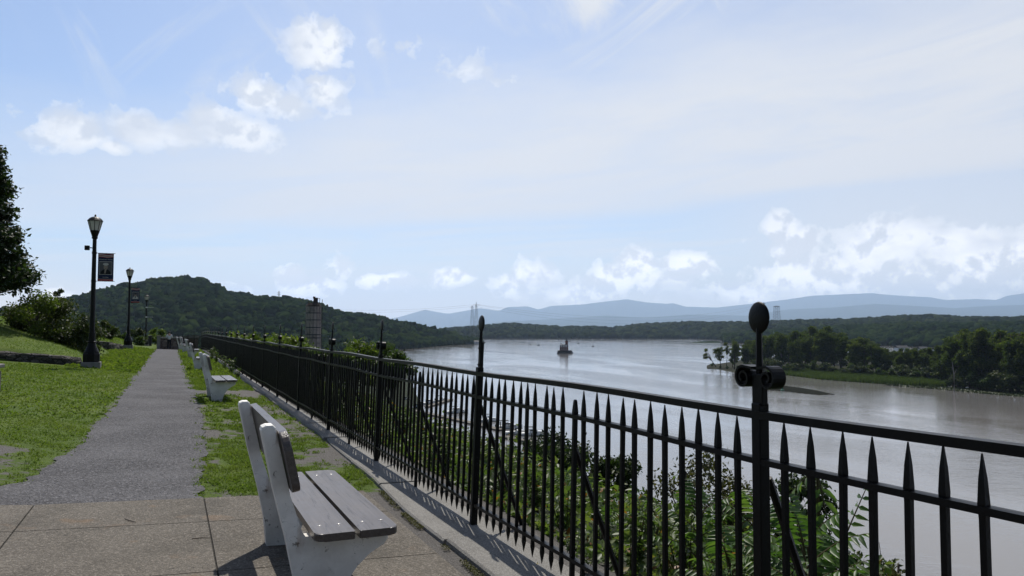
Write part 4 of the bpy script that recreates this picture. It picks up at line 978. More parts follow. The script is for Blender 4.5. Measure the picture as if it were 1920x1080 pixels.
# the point: loose trees with sky between the stems
def point_tree(px, py, H, r, lean_, ncl, rr, label, seed, n=900, lm=None):
    cl = clumps_ellipsoid(ncl, lean_[0] * 0.85, lean_[1] * .8, H * 0.68, rr, rr, H * 0.30, rr * 0.45, rr * 0.75, seed, 0.2)
    p = on_z(px, py, IZ - 0.6)
    put_tree('island_tree', crown_mesh('crown', cl, n, 0.75, seed, shell=0.1), trunk_mesh('trunk', H * 0.92, r, cl[:9], seed, lean_, 0.4), lm or L_isl, M_bark, p, 1.0, 0, label, 'tree', GI)
point_tree(1345, 690, 14.5, 0.34, (-9.5, 0), 8, 2.3, 'slender tree leaning far out over the water at the tip of the island', 301, 1100)
point_tree(1352, 691, 17, 0.35, (-1.5, 1), 18, 3.8, 'bushy tree behind the leaning one at the tip of the island', 302, 3000)
point_tree(1362, 692, 20.5, 0.30, (1.0, 0), 12, 2.4, 'thin upright tree with sky between its stems near the island tip', 303, 1300)
point_tree(1377, 694, 23.5, 0.4, (0.5, 0), 16, 3.8, 'first tall tree of the dense island wood next to the gap', 304, 3000)
for px, py, H, lb in ((1465, 696, 15, 'bare pale dead trunk standing before the dark island trees'), (1789, 731, 13, 'pale leaning dead trunk at the marsh edge of the island wood')):
    b = MB(); b.path([(0, 0, -1), (0.2, 0, H * .5), (-0.5 if px > 1700 else 0.1, 0, H)], [0.38, 0.3, 0.12], 7); b.path([(0.15, 0, H * .55), (1.6, 0.3, H * .75)], [0.16, 0.05], 5); b.path([(0.1, 0, H * .7), (-1.3, 0, H * .85)], [0.12, 0.04], 5)
    tag(b.build('dead_tree', M_barkp, None, on_z(px, py, IZ)), lb, 'tree')
# reeds, pads and the mud bar
def blades(P, h, wd, rs, spread=0.25):
    n = len(P); a = rs.rand(n) * 6.283; w_ = np.stack([np.cos(a), np.sin(a), np.zeros(n)], -1) * (wd * 0.5)[:, None]; ln = rs.normal(size=(n, 3)) * np.array([spread, spread, 0]) * h[:, None]
    mid = P + np.array([0, 0, 0.55]) * h[:, None] + ln * 0.35; tip = P + np.array([0, 0, 1.0]) * h[:, None] + ln
    V = np.stack([P - w_, P + w_, mid - w_ * .75, mid + w_ * .75, tip], 1).reshape(-1, 3); i = np.arange(n)[:, None] * 5
    T = np.concatenate([i + [0, 1, 3], i + [0, 3, 2], i + [2, 3, 4]], 1).reshape(-1, 3); return V, T
rs = np.random.RandomState(21)
def px_area(n, xs, lo, hi, z):
    out = []
    for _ in range(n):
        x = rs.uniform(*xs); y0 = np.interp(x, *zip(*lo)); y1 = np.interp(x, *zip(*hi)); out.append(on_z(x, rs.uniform(min(y0, y1), max(y0, y1)), z)[:])
    return np.array(out)
P = px_area(26000, (1440, 1775), [(1440, 692), (1475, 693), (1540, 696), (1640, 704), (1775, 719)], [(1440, 701), (1475, 704), (1540, 712), (1620, 718), (1700, 723.5), (1775, 727)], WATER_Z)
V, T = blades(P, rs.uniform(2.0, 3.4, len(P)), rs.uniform(0.25, 0.5, len(P)), rs, 0.18); tag(link('reeds', np_mesh('reeds', V, tris=T), L_reed), kind='stuff')
P = px_area(9000, (1660, 2060), [(1660, 720), (1760, 725), (1920, 733), (2060, 740)], [(1660, 722.5), (1760, 730), (1840, 738), (1920, 744.5), (2060, 754)], WATER_Z + 0.05)
P[:, 2] += rs.uniform(0, 0.25, len(P)); V, T = cards(P, rs.uniform(0.7, 1.3, len(P)), rs, 3.0, 0.9, 0.1); tag(link('water_plants', np_mesh('water_plants', V, tris=T), leaf_mat('pond lily pads', (0.030, 0.044, 0.016), (0.048, 0.064, 0.022), (0.075, 0.09, 0.035), 0.1)), kind='stuff')
BAR_T = [(1438, 722), (1465, 721.5), (1500, 725.5), (1530, 731), (1566, 739.2)]; BAR_B = [(1438, 733), (1470, 735), (1500, 739), (1535, 742), (1566, 740)]
bx = np.linspace(1438, 1566, 60); X = np.zeros((60, 5)); Y = X.copy(); Z = X.copy()
for i, x in enumerate(bx):
    a = on_z(x, np.interp(x, *zip(*BAR_T)) + 0.25 * math.sin(x * .8), WATER_Z); c = on_z(x, np.interp(x, *zip(*BAR_B)) + 0.4 * math.sin(x * .5), WATER_Z)
    for j in range(5): p = a.lerp(c, j / 4); X[i, j], Y[i, j] = p.x, p.y; Z[i, j] = WATER_Z + (-0.06, 0.10, 0.13, 0.10, -0.06)[j]
tag(link('mud_bar', grid_mesh('mud_bar', X, Y, Z), plain('weedy mud', (0.009, 0.010, 0.005), 0.95, 0.03, 0, 0.5, 0.25)), kind='structure')
X, Y = np.meshgrid(np.linspace(0, 1, 30), np.linspace(0, 1, 5), indexing='ij'); a = on_z(1298, 642.5, WATER_Z); c = on_z(1352, 641.8, WATER_Z)
GX = a.x + (c.x - a.x) * X; GY = a.y + (c.y - a.y) * X + (Y - .5) * 60 * np.sin(X * math.pi) ** .4; GZ = WATER_Z - .3 + 3.2 * np.sin(Y * math.pi) * np.sin(X * math.pi) ** .35
tag(link('low_islet', grid_mesh('low_islet', GX, GY, GZ), M_forest), kind='structure')

# ---- near bank: trees on the river slope, seen through and over the fence
def near_tree(name, px, py_top, Y, H, width, lm, label, seed, n, size, ncl=14, cat='tree', sparse=False, base_f=0.45, bark=None, group=None):
    top = at(px, py_top, Y)
    cl = clumps_ellipsoid(ncl, 0, 0, H * (1 + base_f) / 2, width * 0.38, width * 0.38, H * (1 - base_f) / 2 * 0.85, width * 0.10, width * 0.20, seed, 0.12)
    zb = top.z - max(c[2] + 0.72 * c[3] for c in cl)
    return put_tree(name, crown_mesh('crown', cl, n, size, seed, 0.4, 0.5, 0.35 if not sparse else 0.25), trunk_mesh('trunk', H * 0.9, max(0.05, H * 0.017), cl, seed, (0, 0), base_f * 0.7), lm, bark or M_bark, (top.x, top.y, zb), 1.0, seed * 1.3, label, cat, group)
near_tree('slope_tree', 1035, 806, 27, 9, 4.6, L_dark, 'dense dark green tree on the river slope below the marina boats', 401, 15000, 0.15, 30)
near_tree('slope_tree', 1125, 838, 25, 8, 3.2, L_dark, 'looser dark tree to the right of the dense one on the slope', 402, 7500, 0.15, 18)
near_tree('slope_tree', 1290, 826, 16, 7, 3.5, L_brown, 'sparse olive brown tree with bare twigs behind the fence', 403, 11000, 0.09, 34, sparse=True)
near_tree('slope_tree', 1375, 925, 14, 5, 1.9, L_brown, 'smaller olive shrub tree beside the sparse brown one next to the scroll post', 404, 4600, 0.08, 16)
near_tree('slope_tree', 960, 835, 30, 9, 3.4, L_mid, 'mid green tree left of the dense dark one behind the fence', 405, 5200, 0.16, 14)
near_tree('slope_tree', 905, 862, 24, 8, 3.2, L_mid, 'mid green tree behind the leaning finial post', 406, 4600, 0.15, 14)
near_tree('sapling', 1485, 885, 8.6, 2.6, 1.0, L_dark, 'dark small leaved sapling just right of the big scroll post', 407, 4600, 0.055, 22)
near_tree('shrub', 1700, 1046, 6.6, 1.5, 1.1, L_brown, 'yellowish bush tops low behind the right end of the fence', 408, 1800, 0.05, 12, 'shrub')
near_tree('shrub', 1610, 1022, 7.4, 1.6, 1.0, L_bush, 'dark low bush behind the tall leafy frond', 409, 1500, 0.05, 10, 'shrub')
k = 0
for px, py, Y, H, w_ in ((668, 634, 62, 7, 5.5), (712, 640, 66, 7, 6), (738, 655, 60, 6, 4.2), (632, 652, 58, 5.5, 4.5), (600, 655, 66, 5, 5)):
    near_tree('slope_tree', px, py, Y, H, w_, L_bright if px in (668,) else L_mid, ['broad bright green tree rising over the fence below the hill', 'green tree over the fence beside the broad bright one', 'rounded tree at the water edge of the clump over the fence', 'low green tree between the old silo and the broad bright tree', 'low green tree at the foot of the old silo'][k], 420 + k, 3000, 0.28, 14); k += 1
k = 0
for px, py, Y, H, w_ in ((575, 632, 78, 6, 6), (545, 626, 72, 6, 5), (515, 625, 80, 7, 6), (487, 622, 70, 6, 5), (462, 622, 76, 6, 5), (440, 626, 88, 6, 5), (560, 640, 60, 5, 4), (500, 634, 58, 5, 4)):
    near_tree('sumac_tree', px, py, Y, H, w_, L_bright, 'bright yellow green sumac rising behind the far fence posts', 440 + k, 1900, 0.36, 12, group='sumac trees behind the far fence'); k += 1
BANK_V = ISL_V[:7]; rng = random.Random(77)
for k in range(70):
    t = rng.uniform(125, 900); sh = np.interp(t, SHT, SHS); s = sh - rng.uniform(8, 40 + t * 0.16)
    p = gst(s, t); h = rng.uniform(10, 17)
    if t < 330 and s > 35: continue
    put_tree('bank_tree', *BANK_V[rng.randrange(7)], L_mid if rng.random() < .55 else L_dark, M_bark, (p.x, p.y, -27), (h / 25 * 1.3, h / 25 * 1.3, h / 25), rng.uniform(0, 6.28), 'green tree on the low river bank below the wooded hill', 'tree', 'trees on the low bank')
# low wood along the point below the hill
P = []
for t in np.linspace(0, 1, 900):
    px = 560 + 335 * t; d = np.interp(px, [560, 760, 890, 895], [900, 1160, 1555, 1565]) + rs.uniform(2, 70); x = at(px, 640, d).x; P.append((x, d, -27 + rs.uniform(0, 6)))
P = np.array(P); canopy('shore_forest', P, rs.uniform(4, 7.5, len(P)), M_forest, 9)

# ---- left: big tree at the edge, shrubs on the mounds
cl = []
rng = random.Random(12)
for i in range(95):
    h = rng.uniform(3.3, 9.4); f = max(0, (h - 3.3) / 6.1); r = (1.95 * (1 - f * 0.80) * (0.7 + 0.3 * rng.random())); a = rng.uniform(0, 6.28); cl.append((r * math.cos(a) * .9, r * math.sin(a) * .9, h, 0.45 + 0.5 * rng.random() * (1 - f * .5)))
cl.append((0, 0, 9.9, 0.35)); p = at(-50, 640, 30)
gs_, gt_ = to_st(p); zb = g(gs_, gt_)
put_tree('broadleaf_tree', crown_mesh('crown', cl, 30000, 0.19, 500, 0.2, 0.55, 0.35), trunk_mesh('trunk', 8.5, 0.22, cl[:26], 500, base=-0.5), L_dark, M_bark, (p.x, p.y, zb - 0.2), (1, 1, 0.86), 0, 'tall dark broadleaf tree cut off by the left edge of the view')
def bush(px, py_top, py_base, Y, wpx, lm, label, seed, n, size, cat='shrub', ncl=16, trunk=True, name='shrub', dz=0.0):
    top = at(px, py_top, Y); bot = at(px, py_base, Y); H = top.z - bot.z; w_ = wpx / FPX * Y
    cl = clumps_ellipsoid(ncl, 0, 0, H * 0.52, w_ * 0.40, w_ * 0.34, H * 0.42, min(w_, H) * 0.14, min(w_, H) * 0.25, seed, 0.15)
    put_tree(name, crown_mesh('crown', cl, n, size, seed, 0.3, 0.55, 0.4), trunk_mesh('trunk', H * 0.8, H * 0.02, cl[:10], seed, base=-0.3, fork=0.1), lm, M_bark, (bot.x, bot.y, bot.z + dz), 1.0, 0, label, cat)
bush(98, 556, 676, 32.5, 215, L_bush, 'big dark shrub mass on the mound behind the low stone wall', 511, 15000, 0.11, ncl=44)
bush(148, 585, 684, 31.0, 105, L_bush, 'dark shrub hanging over the wall beside the tall near lamp', 512, 4500, 0.10, ncl=18)
bush(24, 588, 650, 34, 110, L_bush, 'dark shrub under the tall tree near the left edge', 513, 4000, 0.11, ncl=16)
bush(104, 528, 640, 34, 40, L_bush, 'upright spiky shrub top standing above the dark shrub mass', 514, 1300, 0.10, ncl=9)
bush(62, 530, 640, 30.8, 95, L_bright, 'pale green airy young tree between the tall tree and the spiky shrub', 515, 2200, 0.10, 'tree', 14, name='young_tree')
bush(198, 596, 655, 50, 46, L_bush, 'rounded dark shrub on the far mound right of the tall near lamp', 516, 2600, 0.16)
bush(222, 616, 655, 62, 40, L_mid, 'mid green shrub behind the middle lamp', 517, 1800, 0.17)
bush(258, 614, 652, 74, 44, L_bush, 'leafy shrub between the middle and the farthest lamp', 518, 1800, 0.18)
bush(296, 611, 650, 88, 46, L_bright, 'bright yellow green bush just right of the farthest lamp', 519, 2200, 0.2)
bush(262, 628, 653, 72, 22, L_mid, 'small shrub at the foot of the farthest lamp', 520, 900, 0.16)
bush(320, 634, 655, 83, 50, L_mid, 'low shrub growing along the left of the end wall', 521, 900, 0.18)

# ---- weeds through the fence
def frond_cards(b0, d, L, npair, leaf, rs, droop=0.5, wdt=0.26):
    """pinnate frond: returns leaflet verts/tris and the rachis points"""
    d = np.array(d, float); d /= np.linalg.norm(d); side = np.cross(d, [0, 0, 1]); side /= np.linalg.norm(side) + 1e-9
    pts = [];
    for i in range(9):
        f = i / 8; p = np.array(b0) + d * L * f - np.array([0, 0, 1]) * droop * L * f * f * 0.55; pts.append(p)
    pts = np.array(pts); V = []; T = []
    for i in range(npair):
        f = 0.18 + 0.80 * i / (npair - 1); q = f * 8; k = min(7, int(q)); p = pts[k] + (pts[k + 1] - pts[k]) * (q - k); ax = pts[k + 1] - pts[k]; ax /= np.linalg.norm(ax)
        ll = leaf * (0.65 + 0.6 * math.sin(math.pi * min(1, 0.15 + f * 0.8)))
        for sg in (-1, 1):
            ld = side * sg * 0.86 + ax * 0.42 + np.array([0, 0, -0.30]) + rs.normal(size=3) * 0.08; ld /= np.linalg.norm(ld); up = np.cross(ld, ax * sg); up /= np.linalg.norm(up) + 1e-9
            if up[2] < 0: up = -up
            wv = np.cross(ld, up); wv /= np.linalg.norm(wv); n0 = len(V)
            V += [p, p + ld * ll * .35 + wv * ll * wdt * .5 + up * ll * .05, p + ld * ll * .35 + up * ll * -.02, p + ld * ll * .35 - wv * ll * wdt * .5 + up * ll * .05,
                  p + ld * ll * .72 + wv * ll * wdt * .32 + up * ll * -.02, p + ld * ll * .72 + up * ll * -.08, p + ld * ll * .72 - wv * ll * wdt * .32 + up * ll * -.02, p + ld * ll - up * ll * .18]
            T += [[n0 + a for a in t_] for t_ in ((0, 1, 2), (0, 2, 3), (1, 4, 5), (1, 5, 2), (2, 5, 6), (2, 6, 3), (4, 7, 5), (5, 7, 6))]
    return V, T, pts
def sumac_variant(seed, H, nfr, L, leaf, npair=8, droop=0.6, elev=0.55):
    rs = np.random.RandomState(seed); V = []; T = []; b = MB(); b.path([(0, 0, -0.3), (0.03, 0, H * .5), (0.0, 0.03, H)], [0.014, 0.011, 0.006], 5)
    for i in range(nfr):
        a = i * 2.4 + rs.uniform(-.3, .3); f = i / nfr; z = H * (0.35 + 0.65 * f); e = elev + 0.6 * f + rs.uniform(-.15, .15)
        v, t_, pts = frond_cards((0, 0, z), (math.cos(a) * math.cos(e), math.sin(a) * math.cos(e), math.sin(e)), L * rs.uniform(.8, 1.15), npair, leaf, rs, droop)
        n0 = len(V); V += v; T += [[q + n0 for q in x] for x in t_]; b.path([tuple(p) for p in pts[::2]], [0.005, 0.004, 0.003, 0.002, 0.0015], 4)
    return np_mesh('leaves', np.array(V), tris=np.array(T)), b.mesh('stem')
SUM = [sumac_variant(600 + k, H, nf, L, lf) for k, (H, nf, L, lf) in enumerate(((0.32, 9, 0.30, 0.075), (0.45, 11, 0.34, 0.08), (0.25, 8, 0.27, 0.07), (0.55, 12, 0.36, 0.085)))]
def weed_variant(seed, H, n):
    rs = np.random.RandomState(seed); b = MB(); P = []; D = []
    for i in range(9):
        a = rs.rand() * 6.28; r = rs.uniform(.03, .22); h = H * rs.uniform(.6, 1.05); e_ = np.array([math.cos(a) * r, math.sin(a) * r, h]); b.path([(0, 0, -.2), tuple(e_ * [.6, .6, .5]), tuple(e_)], [.007, .005, .002], 4)
        for q in range(n // 9): f = rs.uniform(.15, 1.0); aa = rs.rand() * 6.28; P.append(e_ * [f, f, f] + np.array([math.cos(aa), math.sin(aa), 0]) * .05); D.append([math.cos(aa), math.sin(aa), -.2])
    V, T = cards(np.array(P), rs.uniform(.06, .12, len(P)), rs, .6, .42, .3, np.array(D)); return np_mesh('leaves', V, tris=T), b.mesh('stem')
WEED = [weed_variant(650 + k, h, n) for k, (h, n) in enumerate(((0.5, 130), (0.65, 160), (0.38, 100), (0.8, 170)))]
M_stem = plain('reddish green stem', (0.07, 0.06, 0.025), 0.7, 0.2)
rng = random.Random(31)
def plant(name, var, lm, s, t, sc_, label, group):
    e = empty(name, gst(s, t), rng.uniform(0, 6.28), label, 'plant', group); e.scale = (sc_,) * 3; e.rotation_euler = (rng.uniform(-.15, .15), rng.uniform(-.15, .15), rng.uniform(0, 6.28))
    link('leaves', var[0], lm, e); link('stem', var[1], M_stem, e)
for k in range(75):
    t = rng.uniform(2.2, 20) if k < 60 else rng.uniform(18, 34); s = 2.95 + rng.random() ** 1.5 * 5.5
    if s < 3.5 and rng.random() < .4: continue
    plant('sumac_plant', SUM[rng.randrange(4)], L_sumac, s, t, rng.uniform(.45, .8), 'green sumac plant with drooping feathery leaves behind the fence', 'sumac plants on the slope')
for k in range(150):
    t = rng.uniform(2.0, 22) if k < 125 else rng.uniform(18, 40); s = 2.74 + rng.random() ** 1.5 * 4.5
    plant('weed', WEED[rng.randrange(4)], L_weed, s, t, rng.uniform(.5, .95) * (0.5 if s < 2.95 else 1), 'leafy upright weed on the slope just behind the fence', 'weeds on the slope')
for s, t, k, sc_ in ((3.0, 3.1, 1, 1.25), (3.3, 3.5, 1, 1.3), (2.95, 3.7, 0, 1.2), (3.15, 4.3, 3, 1.0), (3.5, 4.0, 3, 1.2)):
    plant('sumac_plant', SUM[k], L_sumac, s, t, sc_, 'green sumac plant with drooping feathery leaves behind the fence', 'sumac plants on the slope')
# a rising frond and drooping fronds right of the scroll post
def single(name, px, py, Y, fr, label):
    base = at(px, py, Y); V = []; T = []; b = MB(); rs_ = np.random.RandomState(int(px))
    for (d, L, npair, leaf, droop) in fr:
        v, t_, pts = frond_cards((0, 0, 0), d, L, npair, leaf, rs_, droop, 0.28); n0 = len(V); V += v; T += [[q + n0 for q in x] for x in t_]; b.path([tuple(p) for p in pts[::2]], [.006, .005, .004, .003, .002], 5)
    gs_, gt_ = to_st(base); zb = g(gs_, gt_) - base.z; b.path([(0.05, 0.1, zb - .1), (0.02, 0.03, zb * .5), (0, 0, 0)], [.014, .011, .007], 6)
    e = empty(name, base, 0, label, 'plant'); link('leaves', np_mesh('leaves', np.array(V), tris=np.array(T)), L_sumac, e); link('stem', b.mesh('stem'), M_stem, e)
single('sapling', 1578, 1022, 4.6, [((.45, 0.0, 1.0), .42, 7, .085, 0.05), ((-.7, .2, .1), .26, 5, .07, .8)], 'slender frond with paired leaves rising against the water at the right')
single('sapling', 1532, 880, 4.7, [((0.05, -.35, -0.95), .62, 8, .125, 0.0), ((-.5, .2, -.4), .3, 6, .09, .6)], 'broad frond hanging straight down with ladder-like leaves beside the scroll post')
# leafy cover between them
rs = np.random.RandomState(33); n = 52000; s = 2.72 + rs.rand(n) ** 2.0 * 26; t = 1 + rs.rand(n) ** 1.5 * 61; h = rs.uniform(0.02, 0.35, n) * np.clip((s - 2.6) * .7, .15, 1.6)
P = np.stack([s * NX + t * UX, s * NY + t * UY, gz(s, t) + h], -1); V, T = cards(P, rs.uniform(.06, .13, n) * np.clip(.6 + s * .07 + t * .02, .6, 2.4), rs, .8, .5)
tag(link('undergrowth', np_mesh('undergrowth', V, tris=T), L_weed), kind='stuff')
# weeds growing through the far fence and by the kerb
for s, t, v, sc_, lb in ((1.95, 29.5, 1, 0.9, 'tall weed with yellow tips growing through the fence near the third bench'), (1.9, 32.5, 3, .8, 'dark leafy weed against the fence behind the third bench'), (1.85, 38, 1, 1.0, 'tall weed against the fence behind the fourth bench'), (1.9, 43, 3, .9, 'bushy weed against the fence just past the fourth bench'), (1.95, 26.5, 0, .7, 'small weed at the kerb before the third bench'),
                         (2.62, 5.0, 2, .38, 'tiny yellowish weed on the bare strip under the nearest fence panel'), (2.5, 4.55, 0, .3, 'tiny weed seedling beside a fallen yellow fruit under the fence')):
    plant('weed', WEED[v], L_bright if sc_ < .5 else L_weed, s, t, sc_, lb, None)
b = MB(); b.ball((0, 0, 0.026), (0.028, 0.028, 0.026), 3); b.tube((0, 0, 0.048), (0.004, 0, 0.062), 0.002, seg=5)
q = on_z(1007, 1074, g(2.45, 4.7) + .0); tag(b.build('fallen_fruit', plain('yellow fruit skin', (0.30, 0.23, 0.03), .4, .4), None, (q.x, q.y, g(*to_st(q)) + 0.002), smooth=True), 'small yellow fruit fallen on the bare strip under the fence', 'fruit')

# ---- grass blades on the lawn and the strip
rs = np.random.RandomState(44)
def grass(n, s0, s1, t0, t1, h0, h1, w0, w1, pw=1.0):
    s = rs.uniform(s0, s1, n); t = t0 + (t1 - t0) * rs.rand(n) ** pw; keep = np.zeros(n, bool)
    for i in range(n):
        l, r = path_edges(t[i]); ed = .16 * rs.rand() ** 2.5; inside = (l + ed < s[i] < r - ed)
        if inside or t[i] < 7.5 and s[i] < 1.74: continue
        if t[i] < 7.62 and s[i] > -9: continue
        bv = bare_at(s[i], t[i]) + fnoise(s[i], t[i], 4.5, 1.0) * .55
        keep[i] = bv < 0.40 and s[i] < kerb_l(t[i]) - 0.02
    s, t = s[keep], t[keep]; P = np.stack([s * NX + t * UX, s * NY + t * UY, gz(s, t) - .004], -1); n = len(P)
    cz = np.array([fnoise(s[i], t[i], 3.1, 6.0) for i in range(n)]); hh = rs.uniform(h0, h1, n) * np.clip(1.0 + cz * 1.6, .45, 2.2)
    V, T = blades(P, hh, rs.uniform(w0, w1, n), rs, .75)
    m_ = rs.rand(n) < .6; Q = P[m_] + np.array([0, 0, 1.0]) * (hh[m_] * rs.uniform(.3, .8, m_.sum()))[:, None]   # clover and plantain leaves between the blades
    V2, T2 = cards(Q, rs.uniform(w0 * 3.2, w1 * 3.6, len(Q)), rs, 1.6, .75, .15); return np.concatenate([V, V2]), np.concatenate([T, T2 + len(V)])
parts = [grass(30000, .2, 2.0, 7.5, 13, .010, .040, .004, .008), grass(24000, .3, 2.0, 13, 26, .015, .05, .007, .014), grass(12000, .3, 2.0, 26, 62, .05, .09, .015, .03),
         grass(44000, -5.5, -.9, 7.6, 14, .008, .034, .004, .009), grass(44000, -9, -.9, 14, 29, .012, .038, .009, .018), grass(16000, -3.2, -.9, 29, 62, .04, .07, .02, .04)]
n = 26000; s = rs.uniform(-15, -2.9, n); t = 30.1 + rs.rand(n) * 16; P = np.stack([s * NX + t * UX, s * NY + t * UY, np.maximum(gz(s, t) + m1(s, t), gz(s, t)) - .004], -1)
parts.append(blades(P, rs.uniform(.02, .06, n), rs.uniform(.012, .025, n), rs, .7))
n = 12000; s = rs.uniform(-10, -2.9, n); t = 50.5 + rs.rand(n) * 16; P = np.stack([s * NX + t * UX, s * NY + t * UY, gz(s, t) + np.maximum(m2(s, t), 0) - .004], -1); parts.append(blades(P, rs.uniform(.03, .08, n), rs.uniform(.02, .04, n), rs, .7))
off = 0; VV = []; TT_ = []
for V, T in parts: VV.append(V); TT_.append(T + off); off += len(V)
tag(link('grass', np_mesh('grass', np.concatenate(VV), tris=np.concatenate(TT_)), L_grass), kind='stuff')
n = 6000; t = 7.5 + rs.rand(n) ** 1.6 * 12; s = rs.uniform(-2.6, .7, n); k_ = np.array([path_edges(a)[0] - .05 < q < path_edges(a)[1] + .15 for a, q in zip(t, s)]); s, t = s[k_], t[k_]
canopy('loose_gravel', np.stack([s * NX + t * UX, s * NY + t * UY, gz(s, t) + .013], -1), .002 + .005 * rs.rand(len(s)) ** 2.5, plain('loose grey stones', (.20, .195, .20), .9, .2, 0, .5, 40), 17, sub=1, squash=.7)
# moss and weeds in the joint along the kerb
n = 7000; t = rs.uniform(3.5, 7.6, n); s = np.array([kerb_l(x) for x in t]) - rs.uniform(0.0, .05, n) - .01; k_ = np.array([fnoise(3, x, 2.2, 4.0) for x in t]) > -.1; s, t = s[k_], t[k_]
P = np.stack([s * NX + t * UX, s * NY + t * UY, gz(s, t) + .01 + rs.rand(len(s)) * .02], -1); V, T = cards(P, rs.uniform(.006, .017, len(P)), rs, 1., .5); tag(link('joint_moss', np_mesh('joint_moss', V, tris=T), L_brown), kind='stuff')
# ================================================================== far things on land
M_brick = plain('weathered red brick', (0.14, 0.055, 0.042), .9, .2, 0, .3); M_granite = plain('dark granite blocks', (0.07, 0.068, 0.066), .9, .2, 0, .5, .6); M_slate = plain('dark slate roof', (0.035, 0.037, 0.042), .7, .3)
M_trim = plain('white painted trim', (0.72, 0.71, 0.69), .6, .3, 0, .1); M_window = plain('dark window pane', (0.012, 0.014, 0.018), .15, .5)
# lighthouse on its pier
p = on_z(1058.5, 662.5, WATER_Z)
t = empty('lighthouse', p, -0.12, 'small brick lighthouse with a square tower standing on a granite pier in the river', 'lighthouse')
b = MB(); b.prism([(-8.2, -6.5), (6.6, -6.5), (9.6, 0), (6.6, 6.5), (-8.2, 6.5)], 2, -2, 3.6, bevel=.25); b.prism([(-9.0, -7.2), (7.2, -7.2), (10.6, 0), (7.2, 7.2), (-9.0, 7.2)], 2, -2, 1.2, bevel=.2); b.build('pier', M_granite, t)
b = MB(); b.box((-.6, 0, 5.6), (10.2, 8.6, 4.2)); hs = b.build('house', M_brick, t)
b = MB(); prof = [(0, 7.7), (.25, 7.9), (.9, 10.3), (1.3, 10.8), (1.6, 10.9)]
prev = None
for ins, z in prof:
    r_ = [b.bm.verts.new((-.6 + sx * (5.45 - ins), sy * (4.65 - ins), z)) for sx, sy in ((-1, -1), (1, -1), (1, 1), (-1, 1))]
    if prev:
        for k in range(4): b.bm.faces.new((prev[k], prev[(k + 1) % 4], r_[(k + 1) % 4], r_[k]))
    else: b.bm.faces.new(r_[::-1])
    prev = r_
b.bm.faces.new(prev); rf = b.build('roof', M_slate, t)
for x in (-3.4, -.6, 2.2):
    b = MB(); b.box((x, -4.35, 9.1), (1.4, .9, 1.7)); b.prism([(x - .9, 9.95), (x + .9, 9.95), (x, 10.7)], 1, -4.9, -3.6); b.build('dormer', M_trim, rf)
    b = MB(); b.box((x, -4.32, 5.9), (1.1, .12, 1.9)); w_ = b.build('window', M_trim, hs); b = MB(); b.box((x, -4.40, 5.9), (.8, .06, 1.6)); b.build('pane', M_window, w_)
b = MB(); b.box((-.6, -.0, 7.62), (11.2, 9.6, .22)); b.build('cornice', M_trim, t)
b = MB(); b.tube((-4.2, 1, 10.6), (-4.2, 1, 12.2), .5, seg=4); b.build('chimney', M_brick, rf)
b = MB(); b.box((2.6, -1.2, 9.2), (3.2, 3.2, 11.4)); tw = b.build('tower', M_brick, t)
b = MB(); b.box((2.6, -1.2, 14.98), (4.2, 4.2, .25)); 
for k in range(12): a = 2 * math.pi * k / 12; b.tube((2.6 + 1.95 * math.cos(a), -1.2 + 1.95 * math.sin(a), 15), (2.6 + 1.95 * math.cos(a), -1.2 + 1.95 * math.sin(a), 15.9), .05, seg=4)
b.build('gallery', M_dark, tw)
b = MB(); b.lathe([(1.0, 15.1), (1.0, 16.7)], 10, (2.6, -1.2, 0)); ln = b.build('lantern', M_window, tw); b = MB(); b.lathe([(1.25, 16.7), (1.0, 17.1), (.3, 17.9), (.08, 18.6)], 10, (2.6, -1.2, 0)); b.build('roof', M_dark, ln)
b = MB(); b.box((-.4, -6.3, 4.1), (13.5, .06, .07)); b.box((-.4, -6.3, 4.6), (13.5, .06, .07))
for k in range(10): b.box((-6.9 + k * 1.44, -6.3, 4.1), (.07, .07, 1.1))
b.build('railing', M_trim, t)

# transmission towers
def lattice(name, p, H, wb, wt, arms, label, rz=0.0, wide=None, r=0.16, peak=True):
    t = empty(name, p, rz, label, 'pylon'); b = MB(); n = 9; prev = None
    for i in range(n + 1):
        f = i / n; w_ = wb + (wt - wb) * (f ** .75); z = H * f * (0.94 if peak else 1)
        c = [Vector((sx * w_ / 2, sy * w_ / 2, z)) for sx, sy in ((-1, -1), (1, -1), (1, 1), (-1, 1))]
        if prev:
            for k in range(4): b.tube(prev[k], c[k], r, seg=4); b.tube(prev[k], c[(k + 1) % 4], r * .55, seg=4); b.tube(prev[(k + 1) % 4], c[k], r * .55, seg=4); b.tube(c[k], c[(k + 1) % 4], r * .5, seg=4)
        prev = c
    if peak:
        for k in range(4): b.tube(prev[k], (0, 0, H), r * .8, seg=4)
    b.build('lattice', M_steel, t)
    for z, L in arms:
        b = MB()
        for y in (-wt / 3, wt / 3): b.tube((-L / 2, y * .3, z), (L / 2, y * .3, z), r * .8, seg=4); b.tube((-L / 2, 0, z), (0, y, z + 2.2), r * .6, seg=4); b.tube((L / 2, 0, z), (0, y, z + 2.2), r * .6, seg=4)
        b.build('crossarm', M_steel, t)
    return t
def base_at(px, py, Y): return at(px, py, Y)
pA = on_z(888, 643.5, WATER_Z); HA = 617 - 571
pyA = at(893, 566, pA.y); lattice('transmission_tower', (pyA.x, pA.y, WATER_Z), pyA.z - WATER_Z, 15, 2.2, [(pyA.z - WATER_Z - 7, 13)], 'tall lattice pylon with a pointed top at the water edge behind the leaning fence post', .5)
pyB = at(885.5, 573, pA.y + 60); lattice('transmission_tower', (pyB.x, pyB.y, WATER_Z + 1), pyB.z - WATER_Z - 1, 13, 2.6, [(pyB.z - WATER_Z - 6, 12)], 'lattice pylon with a blunt top just left of the pointed one', .4, peak=False)
